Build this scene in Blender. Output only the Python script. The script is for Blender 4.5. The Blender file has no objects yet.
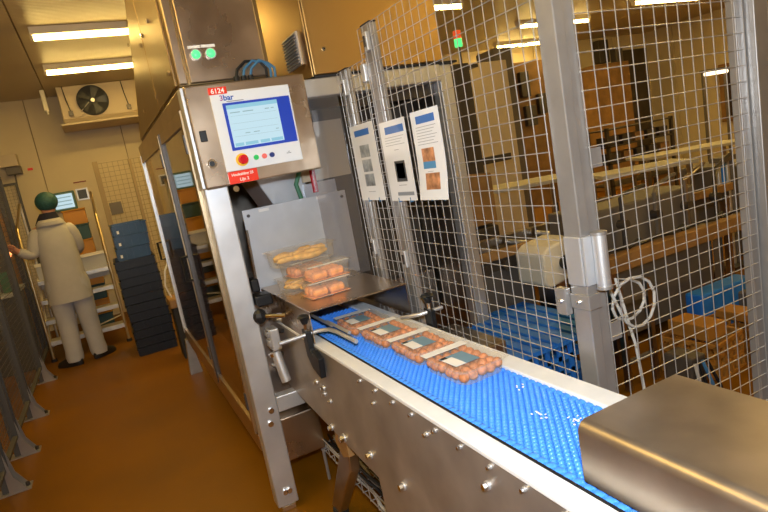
import bpy, bmesh, math, random
from mathutils import Vector, Matrix
random.seed(7)
S = bpy.context.scene
COL = S.collection
R = math.radians

# ------------------------------------------------------------------ camera
cam_d = bpy.data.cameras.new('camera'); cam = bpy.data.objects.new('camera', cam_d); COL.objects.link(cam)
cam_d.sensor_width = 36.0; cam_d.lens = 27.0; cam_d.clip_start = 0.02
CAM = Vector((0, 0, 1.53))
Xc = Vector((1216, 326, -576.02)).normalized()
Yc = Vector((-286, 49, -576.02)).normalized()
Zc = Xc.cross(Yc).normalized()
M3 = Matrix((Xc, Yc, Zc))
cam.matrix_world = Matrix.Translation(CAM) @ M3.to_4x4()
S.camera = cam

# ------------------------------------------------------------------ world, flash, exposure
w = bpy.data.worlds.new('world'); S.world = w; w.use_nodes = True
w.node_tree.nodes['Background'].inputs[0].default_value = (0.9, 0.6, 0.3, 1)
w.node_tree.nodes['Background'].inputs[1].default_value = 0.02
fl = bpy.data.lights.new('camera_flash', 'AREA'); fl.shape = 'DISK'; fl.size = 0.07
fl.energy = 47.0; fl.color = (0.83, 0.92, 1.0)
flo = bpy.data.objects.new('camera_flash', fl); COL.objects.link(flo)
flo.matrix_world = Matrix.Translation(CAM + M3 @ Vector((0.0, 0.13, -0.02))) @ M3.to_4x4()
LAMP_W = 15.0
LAMP_COL = (1.0, 0.68, 0.20)
S.view_settings.view_transform = 'Standard'
S.view_settings.look = 'None'
S.view_settings.exposure = 0.0
S.view_settings.gamma = 1.0
S.view_settings.use_curve_mapping = False

# ------------------------------------------------------------------ materials
MATS = {}
def mat(name, col, rough=0.5, metal=0.0, noise=0.0, nscale=8.0, rnoise=0.0, stretch=None, bump=0.0, bscale=60.0,
        emit=None, estr=0.0, trans=0.0, alpha=1.0, coat=0.0, spec=None, ior=1.45):
    if name in MATS: return MATS[name]
    m = bpy.data.materials.new(name); m.use_nodes = True
    nt = m.node_tree; b = nt.nodes['Principled BSDF']
    c = (*col, 1)
    b.inputs['Base Color'].default_value = c
    b.inputs['Roughness'].default_value = rough
    b.inputs['Metallic'].default_value = metal
    b.inputs['IOR'].default_value = ior
    if spec is not None: b.inputs['Specular IOR Level'].default_value = spec
    if coat: b.inputs['Coat Weight'].default_value = coat; b.inputs['Coat Roughness'].default_value = 0.15
    if trans: b.inputs['Transmission Weight'].default_value = trans
    if alpha < 1: b.inputs['Alpha'].default_value = alpha
    if emit: b.inputs['Emission Color'].default_value = (*emit, 1); b.inputs['Emission Strength'].default_value = estr
    if noise or rnoise or bump:
        tc = nt.nodes.new('ShaderNodeTexCoord'); mp = nt.nodes.new('ShaderNodeMapping')
        nt.links.new(tc.outputs['Object'], mp.inputs[0])
        if stretch: mp.inputs['Scale'].default_value = stretch
        n = nt.nodes.new('ShaderNodeTexNoise'); n.inputs['Scale'].default_value = nscale; n.inputs['Detail'].default_value = 5
        nt.links.new(mp.outputs[0], n.inputs['Vector'])
    if noise:
        r = nt.nodes.new('ShaderNodeValToRGB')
        r.color_ramp.elements[0].position = 0.3; r.color_ramp.elements[1].position = 0.7
        r.color_ramp.elements[0].color = (*[max(0, k * (1 - noise)) for k in col], 1)
        r.color_ramp.elements[1].color = (*[min(1, k * (1 + noise)) for k in col], 1)
        nt.links.new(n.outputs['Fac'], r.inputs[0]); nt.links.new(r.outputs[0], b.inputs['Base Color'])
    if rnoise:
        mr = nt.nodes.new('ShaderNodeMapRange')
        mr.inputs['To Min'].default_value = max(0.02, rough - rnoise); mr.inputs['To Max'].default_value = min(1, rough + rnoise)
        nt.links.new(n.outputs['Fac'], mr.inputs['Value']); nt.links.new(mr.outputs[0], b.inputs['Roughness'])
    if bump:
        n2 = nt.nodes.new('ShaderNodeTexNoise'); n2.inputs['Scale'].default_value = bscale; n2.inputs['Detail'].default_value = 4
        nt.links.new(mp.outputs[0], n2.inputs['Vector'])
        bp = nt.nodes.new('ShaderNodeBump'); bp.inputs['Strength'].default_value = bump; bp.inputs['Distance'].default_value = 0.005
        nt.links.new(n2.outputs['Fac'], bp.inputs['Height']); nt.links.new(bp.outputs[0], b.inputs['Normal'])
    MATS[name] = m
    return m

steel = mat('brushed_steel', (0.55, 0.435, 0.325), 0.29, 1.0, noise=0.12, nscale=5, rnoise=0.10, bump=0.015, bscale=30)
steel_dark = mat('dull_steel', (0.44, 0.385, 0.335), 0.33, 1.0, noise=0.18, nscale=6, rnoise=0.1, bump=0.02, bscale=25)
side_pl = mat('conveyor_side_steel', (0.40, 0.36, 0.33), 0.46, 0.75, noise=0.14, nscale=7, rnoise=0.08)
cover_st = mat('cover_steel', (0.44, 0.37, 0.30), 0.36, 0.95, noise=0.12, nscale=9, rnoise=0.08)
steel_lt = mat('light_steel', (0.62, 0.62, 0.63), 0.40, 0.75, noise=0.08, nscale=7, rnoise=0.1)
steel_pol = mat('polished_steel', (0.50, 0.43, 0.36), 0.2, 1.0, noise=0.08, nscale=4, rnoise=0.06)
galv = mat('galvanised_post', (0.37, 0.35, 0.335), 0.36, 0.65, noise=0.10, nscale=9)
warm_st = mat('warm_reflection_steel', (0.56, 0.37, 0.15), 0.42, 1.0, noise=0.05, nscale=2)  # plain steel with warm lamp and wall reflections put into its colour
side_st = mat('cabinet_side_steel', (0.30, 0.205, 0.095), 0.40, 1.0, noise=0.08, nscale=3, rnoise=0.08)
wire_m = mat('zinc_wire', (0.50, 0.48, 0.46), 0.4, 0.7)
steel_gold = mat('warm_frame_steel', (0.50, 0.38, 0.24), 0.32, 1.0, noise=0.08, nscale=5)
chrome = mat('bright_bolt', (0.8, 0.8, 0.8), 0.15, 1.0)
grey_dk = mat('dull_grey_mesh', (0.10, 0.095, 0.09), 0.55, 0.4)
iron = mat('dark_metal', (0.10, 0.09, 0.085), 0.45, 0.8)
black = mat('black_plastic', (0.008, 0.009, 0.011), 0.4)
rubber = mat('black_rubber', (0.02, 0.02, 0.022), 0.7)
white_pl = mat('white_plastic', (0.70, 0.71, 0.73), 0.35, noise=0.05, nscale=15)
pale_top = mat('pale_table_top', (0.46, 0.42, 0.35), 0.5, noise=0.15, nscale=4)
cream = mat('cream_plastic', (0.80, 0.74, 0.60), 0.4, noise=0.04)
face_m = mat('white_fascia', (0.74, 0.77, 0.82), 0.3)
blue_fr = mat('blue_fascia', (0.02, 0.06, 0.50), 0.3)
belt_m = mat('blue_belt', (0.06, 0.26, 0.86), 0.22, noise=0.10, nscale=30, spec=0.4)
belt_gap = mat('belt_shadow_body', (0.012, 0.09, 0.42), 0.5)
red_l = mat('red_label', (0.80, 0.035, 0.01), 0.35)
red_b = mat('red_button', (0.60, 0.01, 0.02), 0.25)
yel_b = mat('yellow_ring', (0.85, 0.50, 0.02), 0.35)
grn_b = mat('green_button', (0.03, 0.55, 0.12), 0.3)
pink_b = mat('pink_button', (0.80, 0.16, 0.14), 0.3)
navy_b = mat('navy_button', (0.02, 0.04, 0.20), 0.3)
txt_w = mat('white_print', (0.9, 0.88, 0.85), 0.5)
txt_b = mat('blue_print', (0.03, 0.10, 0.45), 0.5)
txt_g = mat('grey_print', (0.25, 0.28, 0.33), 0.5)
scr_m = mat('lit_screen', (0.12, 0.16, 0.18), 0.2, emit=(0.60, 0.85, 0.98), estr=0.72)
scr_bar = mat('lit_screen_bar', (0.1, 0.16, 0.18), 0.2, emit=(0.28, 0.62, 0.80), estr=0.7)
scr_txt = mat('screen_line', (0.1, 0.14, 0.15), 0.3, emit=(0.25, 0.45, 0.52), estr=0.6)
grn_led = mat('green_lamp', (0.1, 0.5, 0.2), 0.3, emit=(0.05, 0.85, 0.22), estr=1.2)
red_led = mat('red_lamp', (0.8, 0.1, 0.05), 0.3, emit=(0.8, 0.07, 0.01), estr=0.6)
org_led = mat('orange_indicator', (0.9, 0.4, 0.2), 0.3, emit=(1.0, 0.33, 0.10), estr=4.0)
tube_m = mat('lit_tube', (1, 0.9, 0.7), 0.4, emit=LAMP_COL, estr=26.0)
fixture = mat('lamp_housing', (0.65, 0.58, 0.45), 0.5)
floor_m = mat('resin_floor', (0.175, 0.068, 0.002), 0.45, noise=0.16, nscale=1.6, rnoise=0.1, bump=0.12, bscale=90, spec=0.18)
wall_m = mat('cream_wall_panel', (0.62, 0.52, 0.33), 0.5, noise=0.05, nscale=2)
joint_m = mat('wall_joint', (0.30, 0.22, 0.13), 0.7)
paper = mat('paper', (0.77, 0.79, 0.83), 0.25, coat=0.3)
blue_pr = mat('blue_header_print', (0.05, 0.16, 0.50), 0.4)
grey_pr = mat('grey_photo_print', (0.30, 0.33, 0.36), 0.4, noise=0.6, nscale=20)
dark_pr = mat('dark_photo_print', (0.06, 0.06, 0.06), 0.4)
teal_pr = mat('pale_teal_print', (0.30, 0.42, 0.40), 0.4, noise=0.2, nscale=30)
orange_pr = mat('orange_photo_print', (0.48, 0.22, 0.10), 0.4, noise=0.6, nscale=30)
blue_pr2 = mat('blue_photo_print', (0.08, 0.26, 0.50), 0.4)
def clear_mat(name, col, alpha, rough=0.06, tint=(1, 1, 1), diff=0.0, edge=0.8):
    """thin clear sheet: see-through, with a gloss and a little body colour"""
    m = bpy.data.materials.new(name); m.use_nodes = True; nt = m.node_tree
    for n in list(nt.nodes): nt.nodes.remove(n)
    N = nt.nodes.new; L = nt.links.new
    out = N('ShaderNodeOutputMaterial'); mix = N('ShaderNodeMixShader'); mix2 = N('ShaderNodeMixShader')
    tr = N('ShaderNodeBsdfTransparent'); tr.inputs[0].default_value = (*tint, 1)
    df = N('ShaderNodeBsdfDiffuse'); df.inputs[0].default_value = (*col, 1); mix2.inputs[0].default_value = diff
    gl = N('ShaderNodeBsdfGlossy'); gl.inputs['Roughness'].default_value = rough; gl.inputs[0].default_value = (1, 1, 1, 1)
    lw = N('ShaderNodeLayerWeight'); fr = N('ShaderNodeMath'); fr.operation = 'POWER'; fr.inputs[1].default_value = 4.0; L(lw.outputs['Facing'], fr.inputs[0])
    ad = N('ShaderNodeMath'); ad.operation = 'MULTIPLY_ADD'; ad.inputs[1].default_value = edge; ad.inputs[2].default_value = alpha; ad.use_clamp = True
    L(fr.outputs[0], ad.inputs[0]); L(ad.outputs[0], mix.inputs[0])
    L(tr.outputs[0], mix2.inputs[1]); L(df.outputs[0], mix2.inputs[2])
    L(mix2.outputs[0], mix.inputs[1]); L(gl.outputs[0], mix.inputs[2]); L(mix.outputs[0], out.inputs[0])
    return m
glass = clear_mat('tinted_pane', (0.2, 0.12, 0.06), 0.10, 0.03, (0.62, 0.50, 0.38))
clear = clear_mat('clear_plastic', (0.80, 0.78, 0.74), 0.0, 0.25, (0.97, 0.96, 0.95), 0.13, 0.12)
poly = clear_mat('polycarbonate', (0.55, 0.57, 0.62), 0.06, 0.10, (0.88, 0.88, 0.9), 0.06)
film = clear_mat('clear_film', (0.85, 0.80, 0.75), 0.0, 0.3, (0.98, 0.97, 0.96), 0.05, 0.10)
plate_m = mat('grey_plate', (0.58, 0.60, 0.64), 0.35, 0.35, noise=0.08, nscale=6)
ball_m = mat('fried_brown', (0.55, 0.205, 0.080), 0.55, noise=0.35, nscale=60, bump=0.5, bscale=150)
croq_m = mat('orange_crumb', (0.80, 0.34, 0.14), 0.55, noise=0.22, nscale=50, bump=0.4, bscale=150)
fries_m = mat('yellow_potato', (0.72, 0.40, 0.07), 0.5, noise=0.25, nscale=40)
lab_w = mat('white_sticker', (0.80, 0.78, 0.76), 0.4)
lab_t = mat('teal_sticker', (0.16, 0.27, 0.36), 0.4)
crate_nv = mat('navy_crate', (0.004, 0.006, 0.013), 0.42)
crate_bl = mat('blue_crate', (0.010, 0.050, 0.135), 0.32, noise=0.2, nscale=10)
crate_sky = mat('bright_blue_crate', (0.02, 0.17, 0.62), 0.45, noise=0.15, nscale=8)
coat_m = mat('white_coat', (0.46, 0.44, 0.43), 0.85, noise=0.04, nscale=10)
trou_m = mat('pale_trousers', (0.50, 0.49, 0.50), 0.85, noise=0.05, nscale=10)
skin_m = mat('skin', (0.55, 0.26, 0.16), 0.55)
net_m = mat('teal_hairnet', (0.022, 0.09, 0.095), 0.6, noise=0.35, nscale=60)
collar_m = mat('dark_collar', (0.012, 0.012, 0.03), 0.8)
shoe_m = mat('black_shoe', (0.012, 0.010, 0.010), 0.5)
amber = mat('amber_paint', (0.50, 0.22, 0.02), 0.5)
wood = mat('brown_board', (0.27, 0.145, 0.05), 0.55, noise=0.25, nscale=6)
beige = mat('beige_panel', (0.56, 0.46, 0.32), 0.5, noise=0.06, nscale=3)
grey_pt = mat('grey_paint', (0.13, 0.11, 0.092), 0.5, noise=0.12, nscale=4)
dk_brown = mat('dark_machine', (0.06, 0.045, 0.032), 0.5, noise=0.2, nscale=5)
card = mat('tan_crate', (0.38, 0.17, 0.025), 0.6, noise=0.15, nscale=6)
alu = mat('aluminium_step', (0.60, 0.57, 0.52), 0.4, 0.8, noise=0.12, nscale=12)
brass = mat('warm_polished_rail', (0.60, 0.48, 0.27), 0.35, 1.0)
grey_cable = mat('pale_cable', (0.42, 0.39, 0.35), 0.5)
blue_cable = mat('blue_cable', (0.05, 0.16, 0.30), 0.4)
teal_pt = mat('green_paint', (0.05, 0.20, 0.10), 0.5)

# ------------------------------------------------------------------ mesh builder
ORG = {}
class MB:
    def __init__(s): s.v = []; s.f = []
    def add(s, vs, fs):
        o = len(s.v); s.v += [Vector(p) for p in vs]; s.f += [tuple(i + o for i in q) for q in fs]; return s
    def box(s, x0, x1, y0, y1, z0, z1):
        return s.add([(x0,y0,z0),(x1,y0,z0),(x1,y1,z0),(x0,y1,z0),(x0,y0,z1),(x1,y0,z1),(x1,y1,z1),(x0,y1,z1)],
                     [(3,2,1,0),(4,5,6,7),(0,1,5,4),(1,2,6,5),(2,3,7,6),(3,0,4,7)])
    def cyl(s, p0, p1, r, n=12, r2=None):
        p0, p1 = Vector(p0), Vector(p1); r2 = r if r2 is None else r2
        d = (p1 - p0).normalized(); a = d.orthogonal().normalized(); b = d.cross(a)
        vs = []
        for p, q in ((p0, r), (p1, r2)):
            for i in range(n):
                t = 2 * math.pi * i / n; vs.append(p + (a * math.cos(t) + b * math.sin(t)) * q)
        fs = [(i, (i + 1) % n, n + (i + 1) % n, n + i) for i in range(n)] + [tuple(range(n - 1, -1, -1)), tuple(range(n, 2 * n))]
        return s.add(vs, fs)
    def tube(s, pts, r, n=8):
        pts = [Vector(p) for p in pts]; rs = r if isinstance(r, (list, tuple)) else [r] * len(pts)
        vs = []; a = None
        for k, p in enumerate(pts):
            d = (pts[min(k + 1, len(pts) - 1)] - pts[max(k - 1, 0)]).normalized()
            if a is None: a = d.orthogonal().normalized()
            else: a = (a - d * a.dot(d)).normalized()
            b = d.cross(a)
            for i in range(n):
                t = 2 * math.pi * i / n; vs.append(p + (a * math.cos(t) + b * math.sin(t)) * rs[k])
        fs = []
        for k in range(len(pts) - 1):
            for i in range(n): fs.append((k*n+i, k*n+(i+1)%n, (k+1)*n+(i+1)%n, (k+1)*n+i))
        fs += [tuple(range(n - 1, -1, -1)), tuple(range((len(pts)-1)*n, len(pts)*n))]
        return s.add(vs, fs)
    def ell(s, c, r, nu=12, nv=8):
        c = Vector(c); r = r if isinstance(r, (tuple, list)) else (r, r, r)
        vs = [c + Vector((0, 0, -r[2]))]
        for j in range(1, nv):
            ph = math.pi * j / nv - math.pi / 2
            for i in range(nu):
                t = 2 * math.pi * i / nu
                vs.append(c + Vector((r[0]*math.cos(ph)*math.cos(t), r[1]*math.cos(ph)*math.sin(t), r[2]*math.sin(ph))))
        vs.append(c + Vector((0, 0, r[2]))); L = len(vs) - 1
        fs = [(0, 1 + (i + 1) % nu, 1 + i) for i in range(nu)]
        for j in range(nv - 2):
            for i in range(nu): fs.append((1+j*nu+i, 1+j*nu+(i+1)%nu, 1+(j+1)*nu+(i+1)%nu, 1+(j+1)*nu+i))
        fs += [(L, 1+(nv-2)*nu+i, 1+(nv-2)*nu+(i+1)%nu) for i in range(nu)]
        return s.add(vs, fs)
    def loft(s, rings, n=20, caps=True, power=2.0):
        """rings: (cx, cy, z, rx, ry)"""
        vs = []
        for cx, cy, z, rx, ry in rings:
            for i in range(n):
                t = 2*math.pi*i/n; c, q = math.cos(t), math.sin(t)
                vs.append((cx + rx*math.copysign(abs(c)**(2/power), c), cy + ry*math.copysign(abs(q)**(2/power), q), z))
        fs = []
        for k in range(len(rings)-1):
            for i in range(n): fs.append((k*n+i, k*n+(i+1)%n, (k+1)*n+(i+1)%n, (k+1)*n+i))
        if caps: fs += [tuple(range(n-1, -1, -1)), tuple(range((len(rings)-1)*n, len(rings)*n))]
        return s.add(vs, fs)
    def prism(s, poly, axis, a0, a1):
        """poly: 2D points; axis x: (y,z), axis y: (x,z), axis z: (x,y)"""
        def p3(p, a): return (a, p[0], p[1]) if axis == 'x' else (p[0], a, p[1]) if axis == 'y' else (p[0], p[1], a)
        n = len(poly)
        return s.add([p3(p, a0) for p in poly] + [p3(p, a1) for p in poly],
                     [tuple(range(n-1, -1, -1)), tuple(range(n, 2*n))] + [(i, (i+1) % n, n+(i+1) % n, n+i) for i in range(n)])
    def build(s, name, m, parent=None, label=None, cat=None, group=None, kind=None, bevel=0.0, seg=2, smooth=False):
        if parent is not None: org = ORG[parent]
        else:
            xs = [v.x for v in s.v]; ys = [v.y for v in s.v]; zs = [v.z for v in s.v]
            org = Vector(((min(xs)+max(xs))/2, (min(ys)+max(ys))/2, min(zs)))
        me = bpy.data.meshes.new(name); me.from_pydata([v - org for v in s.v], [], s.f)
        bm = bmesh.new(); bm.from_mesh(me); bmesh.ops.recalc_face_normals(bm, faces=bm.faces); bm.to_mesh(me); bm.free()
        if smooth:
            for p in me.polygons: p.use_smooth = True
            me.set_sharp_from_angle(angle=R(40))
        me.materials.append(m)
        o = bpy.data.objects.new(name, me); COL.objects.link(o)
        if parent is None: o.location = org
        else: o.parent = parent
        ORG[o] = org
        if bevel:
            b = o.modifiers.new('bevel', 'BEVEL'); b.width = bevel; b.segments = seg; b.limit_method = 'ANGLE'
        return tag(o, label, cat, group, kind)
def tag(o, label=None, cat=None, group=None, kind=None):
    if label: o['label'] = label
    if cat: o['category'] = cat
    if group: o['group'] = group
    if kind: o['kind'] = kind
    return o
def thing(name, label, cat, loc, group=None):
    o = bpy.data.objects.new(name, None); COL.objects.link(o); o.location = loc; o.empty_display_size = 0.05
    ORG[o] = Vector(loc); return tag(o, label, cat, group)
def copy_tree(o, parent=None):
    c = o.copy(); COL.objects.link(c); c.parent = parent
    for ch in list(o.children): copy_tree(ch, c)
    return c
def dup(o, loc, label=None, rz=None):
    c = copy_tree(o); c.location = loc
    if rz is not None: c.rotation_euler = (0, 0, rz)
    if label: c['label'] = label
    return c
def part_copy(o, off, parent):
    c = o.copy(); COL.objects.link(c); c.parent = parent; c.location = off; return c
def bx(name, m, b, parent=None, bevel=0.0, **k):
    return MB().box(*b).build(name, m, parent, bevel=bevel, **k)
def text_part(name, body, size, loc, m, parent, rot=(R(90), 0, 0), bold=0.0):
    cu = bpy.data.curves.new(name, 'FONT'); cu.body = body; cu.size = size; cu.extrude = 0.0004; cu.offset = bold
    cu.resolution_u = 3
    t = bpy.data.objects.new(name + '_curve', cu); COL.objects.link(t)
    dg = bpy.context.evaluated_depsgraph_get(); me = bpy.data.meshes.new_from_object(t.evaluated_get(dg))
    bpy.data.objects.remove(t); bpy.data.curves.remove(cu)
    me.materials.clear(); me.materials.append(m)
    o = bpy.data.objects.new(name, me); COL.objects.link(o)
    o.parent = parent; o.rotation_euler = rot; o.location = Vector(loc) - ORG[parent]
    ORG[o] = Vector(loc)
    return o

# ------------------------------------------------------------------ the room
ZC = 3.06; XL, XR, YB, YF = -3.0, 11.3, 9.0, -3.0
bx('floor', floor_m, (XL-.1, XR+.1, YF-.1, YB+.1, -0.12, 0.0), kind='structure')
def panel_wall(name, backing, axis, a0, a1, first, step, fixed, inward, z0, z1, m=wall_m, ptn='wall_panel'):
    """a wall of cream sandwich panels with recessed joints"""
    w_ = bx(name, joint_m, backing, kind='structure')
    proto = {}
    seams = []
    a = first
    while a < a1: seams.append(a); a += step
    edges = [a0] + [q for q in seams if q > a0 + .02] + [a1]
    for e0, e1 in zip(edges, edges[1:]):
        g = 0.006
        f0, f1 = sorted((fixed, fixed + inward * 0.02))
        if axis == 'x': b = (e0+g, e1-g, f0, f1, z0, z1)
        else: b = (f0, f1, e0+g, e1-g, z0, z1)
        bx(ptn, m, b, w_)
    return w_
panel_wall('wall_back', (XL-.1, XR+.1, YB+.001, YB+.1, 0, ZC), 'x', XL, XR, -2.70, 1.08, YB, -1, 0, ZC)
panel_wall('wall_right', (XR+.001, XR+.1, YF, YB, 0, ZC), 'y', YF, YB-.02, -2, 1.15, XR, -1, 0, ZC)
panel_wall('wall_left', (XL-.1, XL-.001, YF, YB, 0, ZC), 'y', YF, YB-.02, -2, 1.15, XL, 1, 0, ZC)
panel_wall('wall_front', (XL-.1, XR+.1, YF-.1, YF-.001, 0, ZC), 'x', XL+.02, XR-.02, -1.7, 1.15, YF, 1, 0, ZC)
# ceiling of long ribbed panels
ceil_m = bpy.data.materials.new('ribbed_ceiling_panel'); ceil_m.use_nodes = True
nt = ceil_m.node_tree; b = nt.nodes['Principled BSDF']
b.inputs['Base Color'].default_value = (0.52, 0.43, 0.26, 1); b.inputs['Roughness'].default_value = 0.42
tc = nt.nodes.new('ShaderNodeTexCoord'); wv = nt.nodes.new('ShaderNodeTexWave'); wv.bands_direction = 'Y'; wv.inputs['Scale'].default_value = 9.0
bp = nt.nodes.new('ShaderNodeBump'); bp.inputs['Strength'].default_value = 0.35; bp.inputs['Distance'].default_value = 0.01
nt.links.new(tc.outputs['Object'], wv.inputs['Vector']); nt.links.new(wv.outputs['Fac'], bp.inputs['Height']); nt.links.new(bp.outputs[0], b.inputs['Normal'])
cl = bx('ceiling', joint_m, (XL-.1, XR+.1, YF-.1, YB+.1, ZC+.021, ZC+.12), kind='structure')
xs = [XL] + [q for q in [-2.47 + 1.11*k for k in range(13)] if q < XR] + [XR]
for e0, e1 in zip(xs, xs[1:]):
    bx('ceiling_panel', ceil_m, (e0+.006, e1-.006, YF, YB, ZC, ZC+.02), cl)

# ------------------------------------------------------------------ ceiling lamps
def lamp(x0, y, label, L=1.42):
    t = thing('ceiling_lamp', label, 'ceiling lamp', (x0+L/2, y, ZC-.10), 'ceiling tube lamps')
    MB().prism([(y-.045, ZC-.055), (y+.045, ZC-.055), (y+.06, ZC), (y-.06, ZC)], 'x', x0, x0+L).build('housing', fixture, t)
    MB().cyl((x0+.015, y, ZC-.075), (x0+L-.015, y, ZC-.075), 0.024, 12).build('tube', tube_m, t, smooth=True)
    for e in (x0, x0+L-.02): bx('end_cap', fixture, (e, e+.02, y-.03, y+.03, ZC-.103, ZC-.05), t)
    d = bpy.data.lights.new('tube_light', 'AREA'); d.shape = 'RECTANGLE'; d.size = L-.05; d.size_y = 0.05
    d.energy = LAMP_W; d.color = LAMP_COL
    o = bpy.data.objects.new('tube_light', d); COL.objects.link(o); o.parent = t; o.location = (0, 0, -0.006)
    return t
lamp(-.16, 5.70, 'lit tube lamp on the ceiling, the nearer of the two above the aisle')
lamp(-.16, 7.10, 'lit tube lamp on the ceiling just in front of the cooler fan')
for yy in (4.2, 2.0, 0.4, -1.2): lamp(-1.6, yy, 'lit tube lamp on the ceiling outside the picture, above the aisle')
lamp(2.70, 5.60, 'lit tube lamp on the ceiling above the stack light behind the wire fence')
lamp(6.75, 8.40, 'lit tube lamp low behind the wire fence, left of the wide steel corner post')
lamp(6.00, 6.90, 'lit tube lamp on the ceiling just right of the wide steel corner post')
lamp(7.40, 6.05, 'lit tube lamp on the ceiling at the top edge above the wire gate')
for (xx, yy) in ((2.9, 1.6), (2.9, -.6), (6.2, 3.6), (6.2, .8), (9.2, 5.5), (9.2, 4.3), (9.2, 2.8)): lamp(xx, yy, 'lit tube lamp on the ceiling outside the picture, right hand room')  # farthest right lamps added out of view to brighten this room

# ------------------------------------------------------------------ cooler on the ceiling
t = thing('air_cooler', 'boxy ceiling air cooler with two dark fans at the far end of the aisle', 'air cooler', (.55, 8.55, 2.60))
MB().prism([(8.30, 2.66), (8.36, 2.60), (8.95, 2.60), (8.95, ZC-.005), (8.30, ZC-.005)], 'x', -.12, 1.50).build('housing', beige, t, bevel=.01)
bx('drip_tray', beige, (-.16, 1.54, 8.22, 8.96, 2.575, 2.60), t, bevel=.005)
for cx in (.26, 1.08):
    fr = MB()
    fr.cyl((cx, 8.301, 2.85), (cx, 8.27, 2.85), .185, 28).build('fan_ring', rubber, t, smooth=True)
    f2 = MB().cyl((cx, 8.269, 2.85), (cx, 8.255, 2.85), .024, 14).build('fan_hub', alu, t, smooth=True)
    for k in range(5):
        a = 2*math.pi*k/5; ca, sa = math.cos(a), math.sin(a)
        pts = [(cx+ca*.04-sa*.02, 8.266, 2.85+sa*.04+ca*.02), (cx+ca*.16-sa*.05, 8.258, 2.85+sa*.16+ca*.05), (cx+ca*.16+sa*.05, 8.268, 2.85+sa*.16-ca*.05), (cx+ca*.04+sa*.02, 8.268, 2.85+sa*.04-ca*.02)]
        MB().add(pts + [(p[0], p[1]+.004, p[2]) for p in pts], [(0,1,2,3),(7,6,5,4),(0,1,5,4),(1,2,6,5),(2,3,7,6),(3,0,4,7)]).build('fan_blade', black, t)
    MB().tube([(cx-.16, 8.275, 2.73), (cx-.05, 8.262, 2.83)], .006, 6).build('fan_stay', alu, t)
for cx in (-.02, .66):
    bx('junction_box', iron, (cx-.025, cx+.025, 8.27, 8.30, 2.69, 2.75), t, bevel=.004)
    MB().tube([(cx-.03, 8.285, 3.05), (cx-.02, 8.285, 2.9), (cx, 8.285, 2.75)], .006, 6).build('power_cable', black, t)
    MB().tube([(cx, 8.285, 2.69), (cx+.05, 8.285, 2.66), (cx+.12, 8.285, 2.68), (cx+.15, 8.283, 2.72)], .005, 6).build('fan_cable', beige, t)
MB().box(-.30, -.25, 8.3, 8.35, 2.78, 3.04).box(-.28, -.26, 8.28, 8.30, 2.74, 2.80).build('pipe_cover', cream, None, 'short cream pipe cover hanging left of the ceiling cooler', 'pipe cover', bevel=.006)

# ------------------------------------------------------------------ packing machine (big frame with tinted doors)
MX, MY0, MY1, MW = 0.40, 2.50, 4.75, 1.80
t = pm = thing('packing_machine', 'large stainless packing machine with tinted side doors beside the aisle', 'machine', (1.1, 3.6, 0))
bx('frame_post', steel_lt, (.405, .505, 2.50, 2.58, 0.03, 1.92), t, bevel=.006)
bx('foot', chrome, (.42, .49, 2.50, 2.58, 0.0, .03), t, bevel=.006)
bx('frame_post', steel_lt, (1.72, 1.80, 2.62, 2.70, 0.03, 1.93), t, bevel=.006)
bx('foot', chrome, (1.73, 1.79, 2.63, 2.69, 0.0, .03), t, bevel=.006)
MB().prism([(.36, .0), (.46, .0), (.425, .30), (.385, .30)], 'y', 5.04, 5.12).build('frame_foot', galv, t)
bx('frame_post', steel_lt, (1.72, 1.80, 5.04, 5.12, 0.0, 1.93), t, bevel=.006)
bx('bottom_rail', steel_gold, (.40, .46, 2.58, 5.12, .29, .375), t, bevel=.004)
bx('top_rail', steel_gold, (.40, .46, 2.58, 5.12, 1.865, 1.94), t, bevel=.004)
bx('cross_rail', steel_lt, (.505, .72, 2.50, 2.56, .475, .548), t, bevel=.004)
bx('cross_rail', steel_lt, (.46, 1.72, 5.05, 5.11, .30, .37), t, bevel=.004)
bx('header_beam', steel_lt, (.93, 1.72, 2.60, 2.68, 1.845, 1.93), t, bevel=.006)
bx('dark_header', iron, (1.26, 1.72, 2.68, 2.74, 1.785, 1.845), t)
bx('base_box', steel, (.445, .70, 2.56, 3.05, .20, .415), t, bevel=.006)
bx('top_plate', steel_dark, (.46, 1.80, 2.75, 5.10, 1.90, 1.938), t)
bx('inner_wall', wood, (.50, .60, 3.35, 4.6, .6, 1.62), t)
bx('inner_wall', beige, (.98, 1.26, 2.93, 2.96, 1.46, 1.76), t)
bx('inner_wall', plate_m, (.98, 1.16, 2.93, 2.96, .8, 1.45), t)
bx('inner_wall', dk_brown, (1.165, 1.72, 3.10, 3.13, .56, 1.84), t)
bx('inner_bed', steel_dark, (.62, 1.7, 3.0, 4.6, .55, .80), t)
bx('rear_wall', steel_dark, (.47, 1.72, 4.98, 5.02, .37, 1.86), t)
bx('right_wall', steel_dark, (1.73, 1.78, 2.70, 5.0, .37, 1.86), t)
MB().prism([(.72, 1.56), (1.00, 1.56), (1.00, 1.36), (.90, 1.30), (.84, 1.30)], 'y', 2.95, 3.3).build('hopper', plate_m, t, bevel=.006)
MB().tube([(.98, 2.9, 1.56), (.93, 2.9, 1.46), (.95, 2.9, 1.34)], .012, 8).build('green_hose', teal_pt, t, smooth=True)
MB().tube([(1.03, 2.9, 1.55), (1.03, 2.9, 1.40)], .016, 8).build('red_hose', red_b, t, smooth=True)
bx('clear_guard', poly, (.925, 1.125, 2.60, 2.606, .98, 1.84), t)
bx('back_plate', plate_m, (.595, 1.135, 2.76, 2.768, .96, 1.39), t, bevel=.002)
for (px, pz) in ((.70, 1.375), (1.0, 1.378)): bx('plate_label', lab_w, (px-.025, px+.025, 2.757, 2.76, pz-.008, pz+.006), t)
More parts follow.
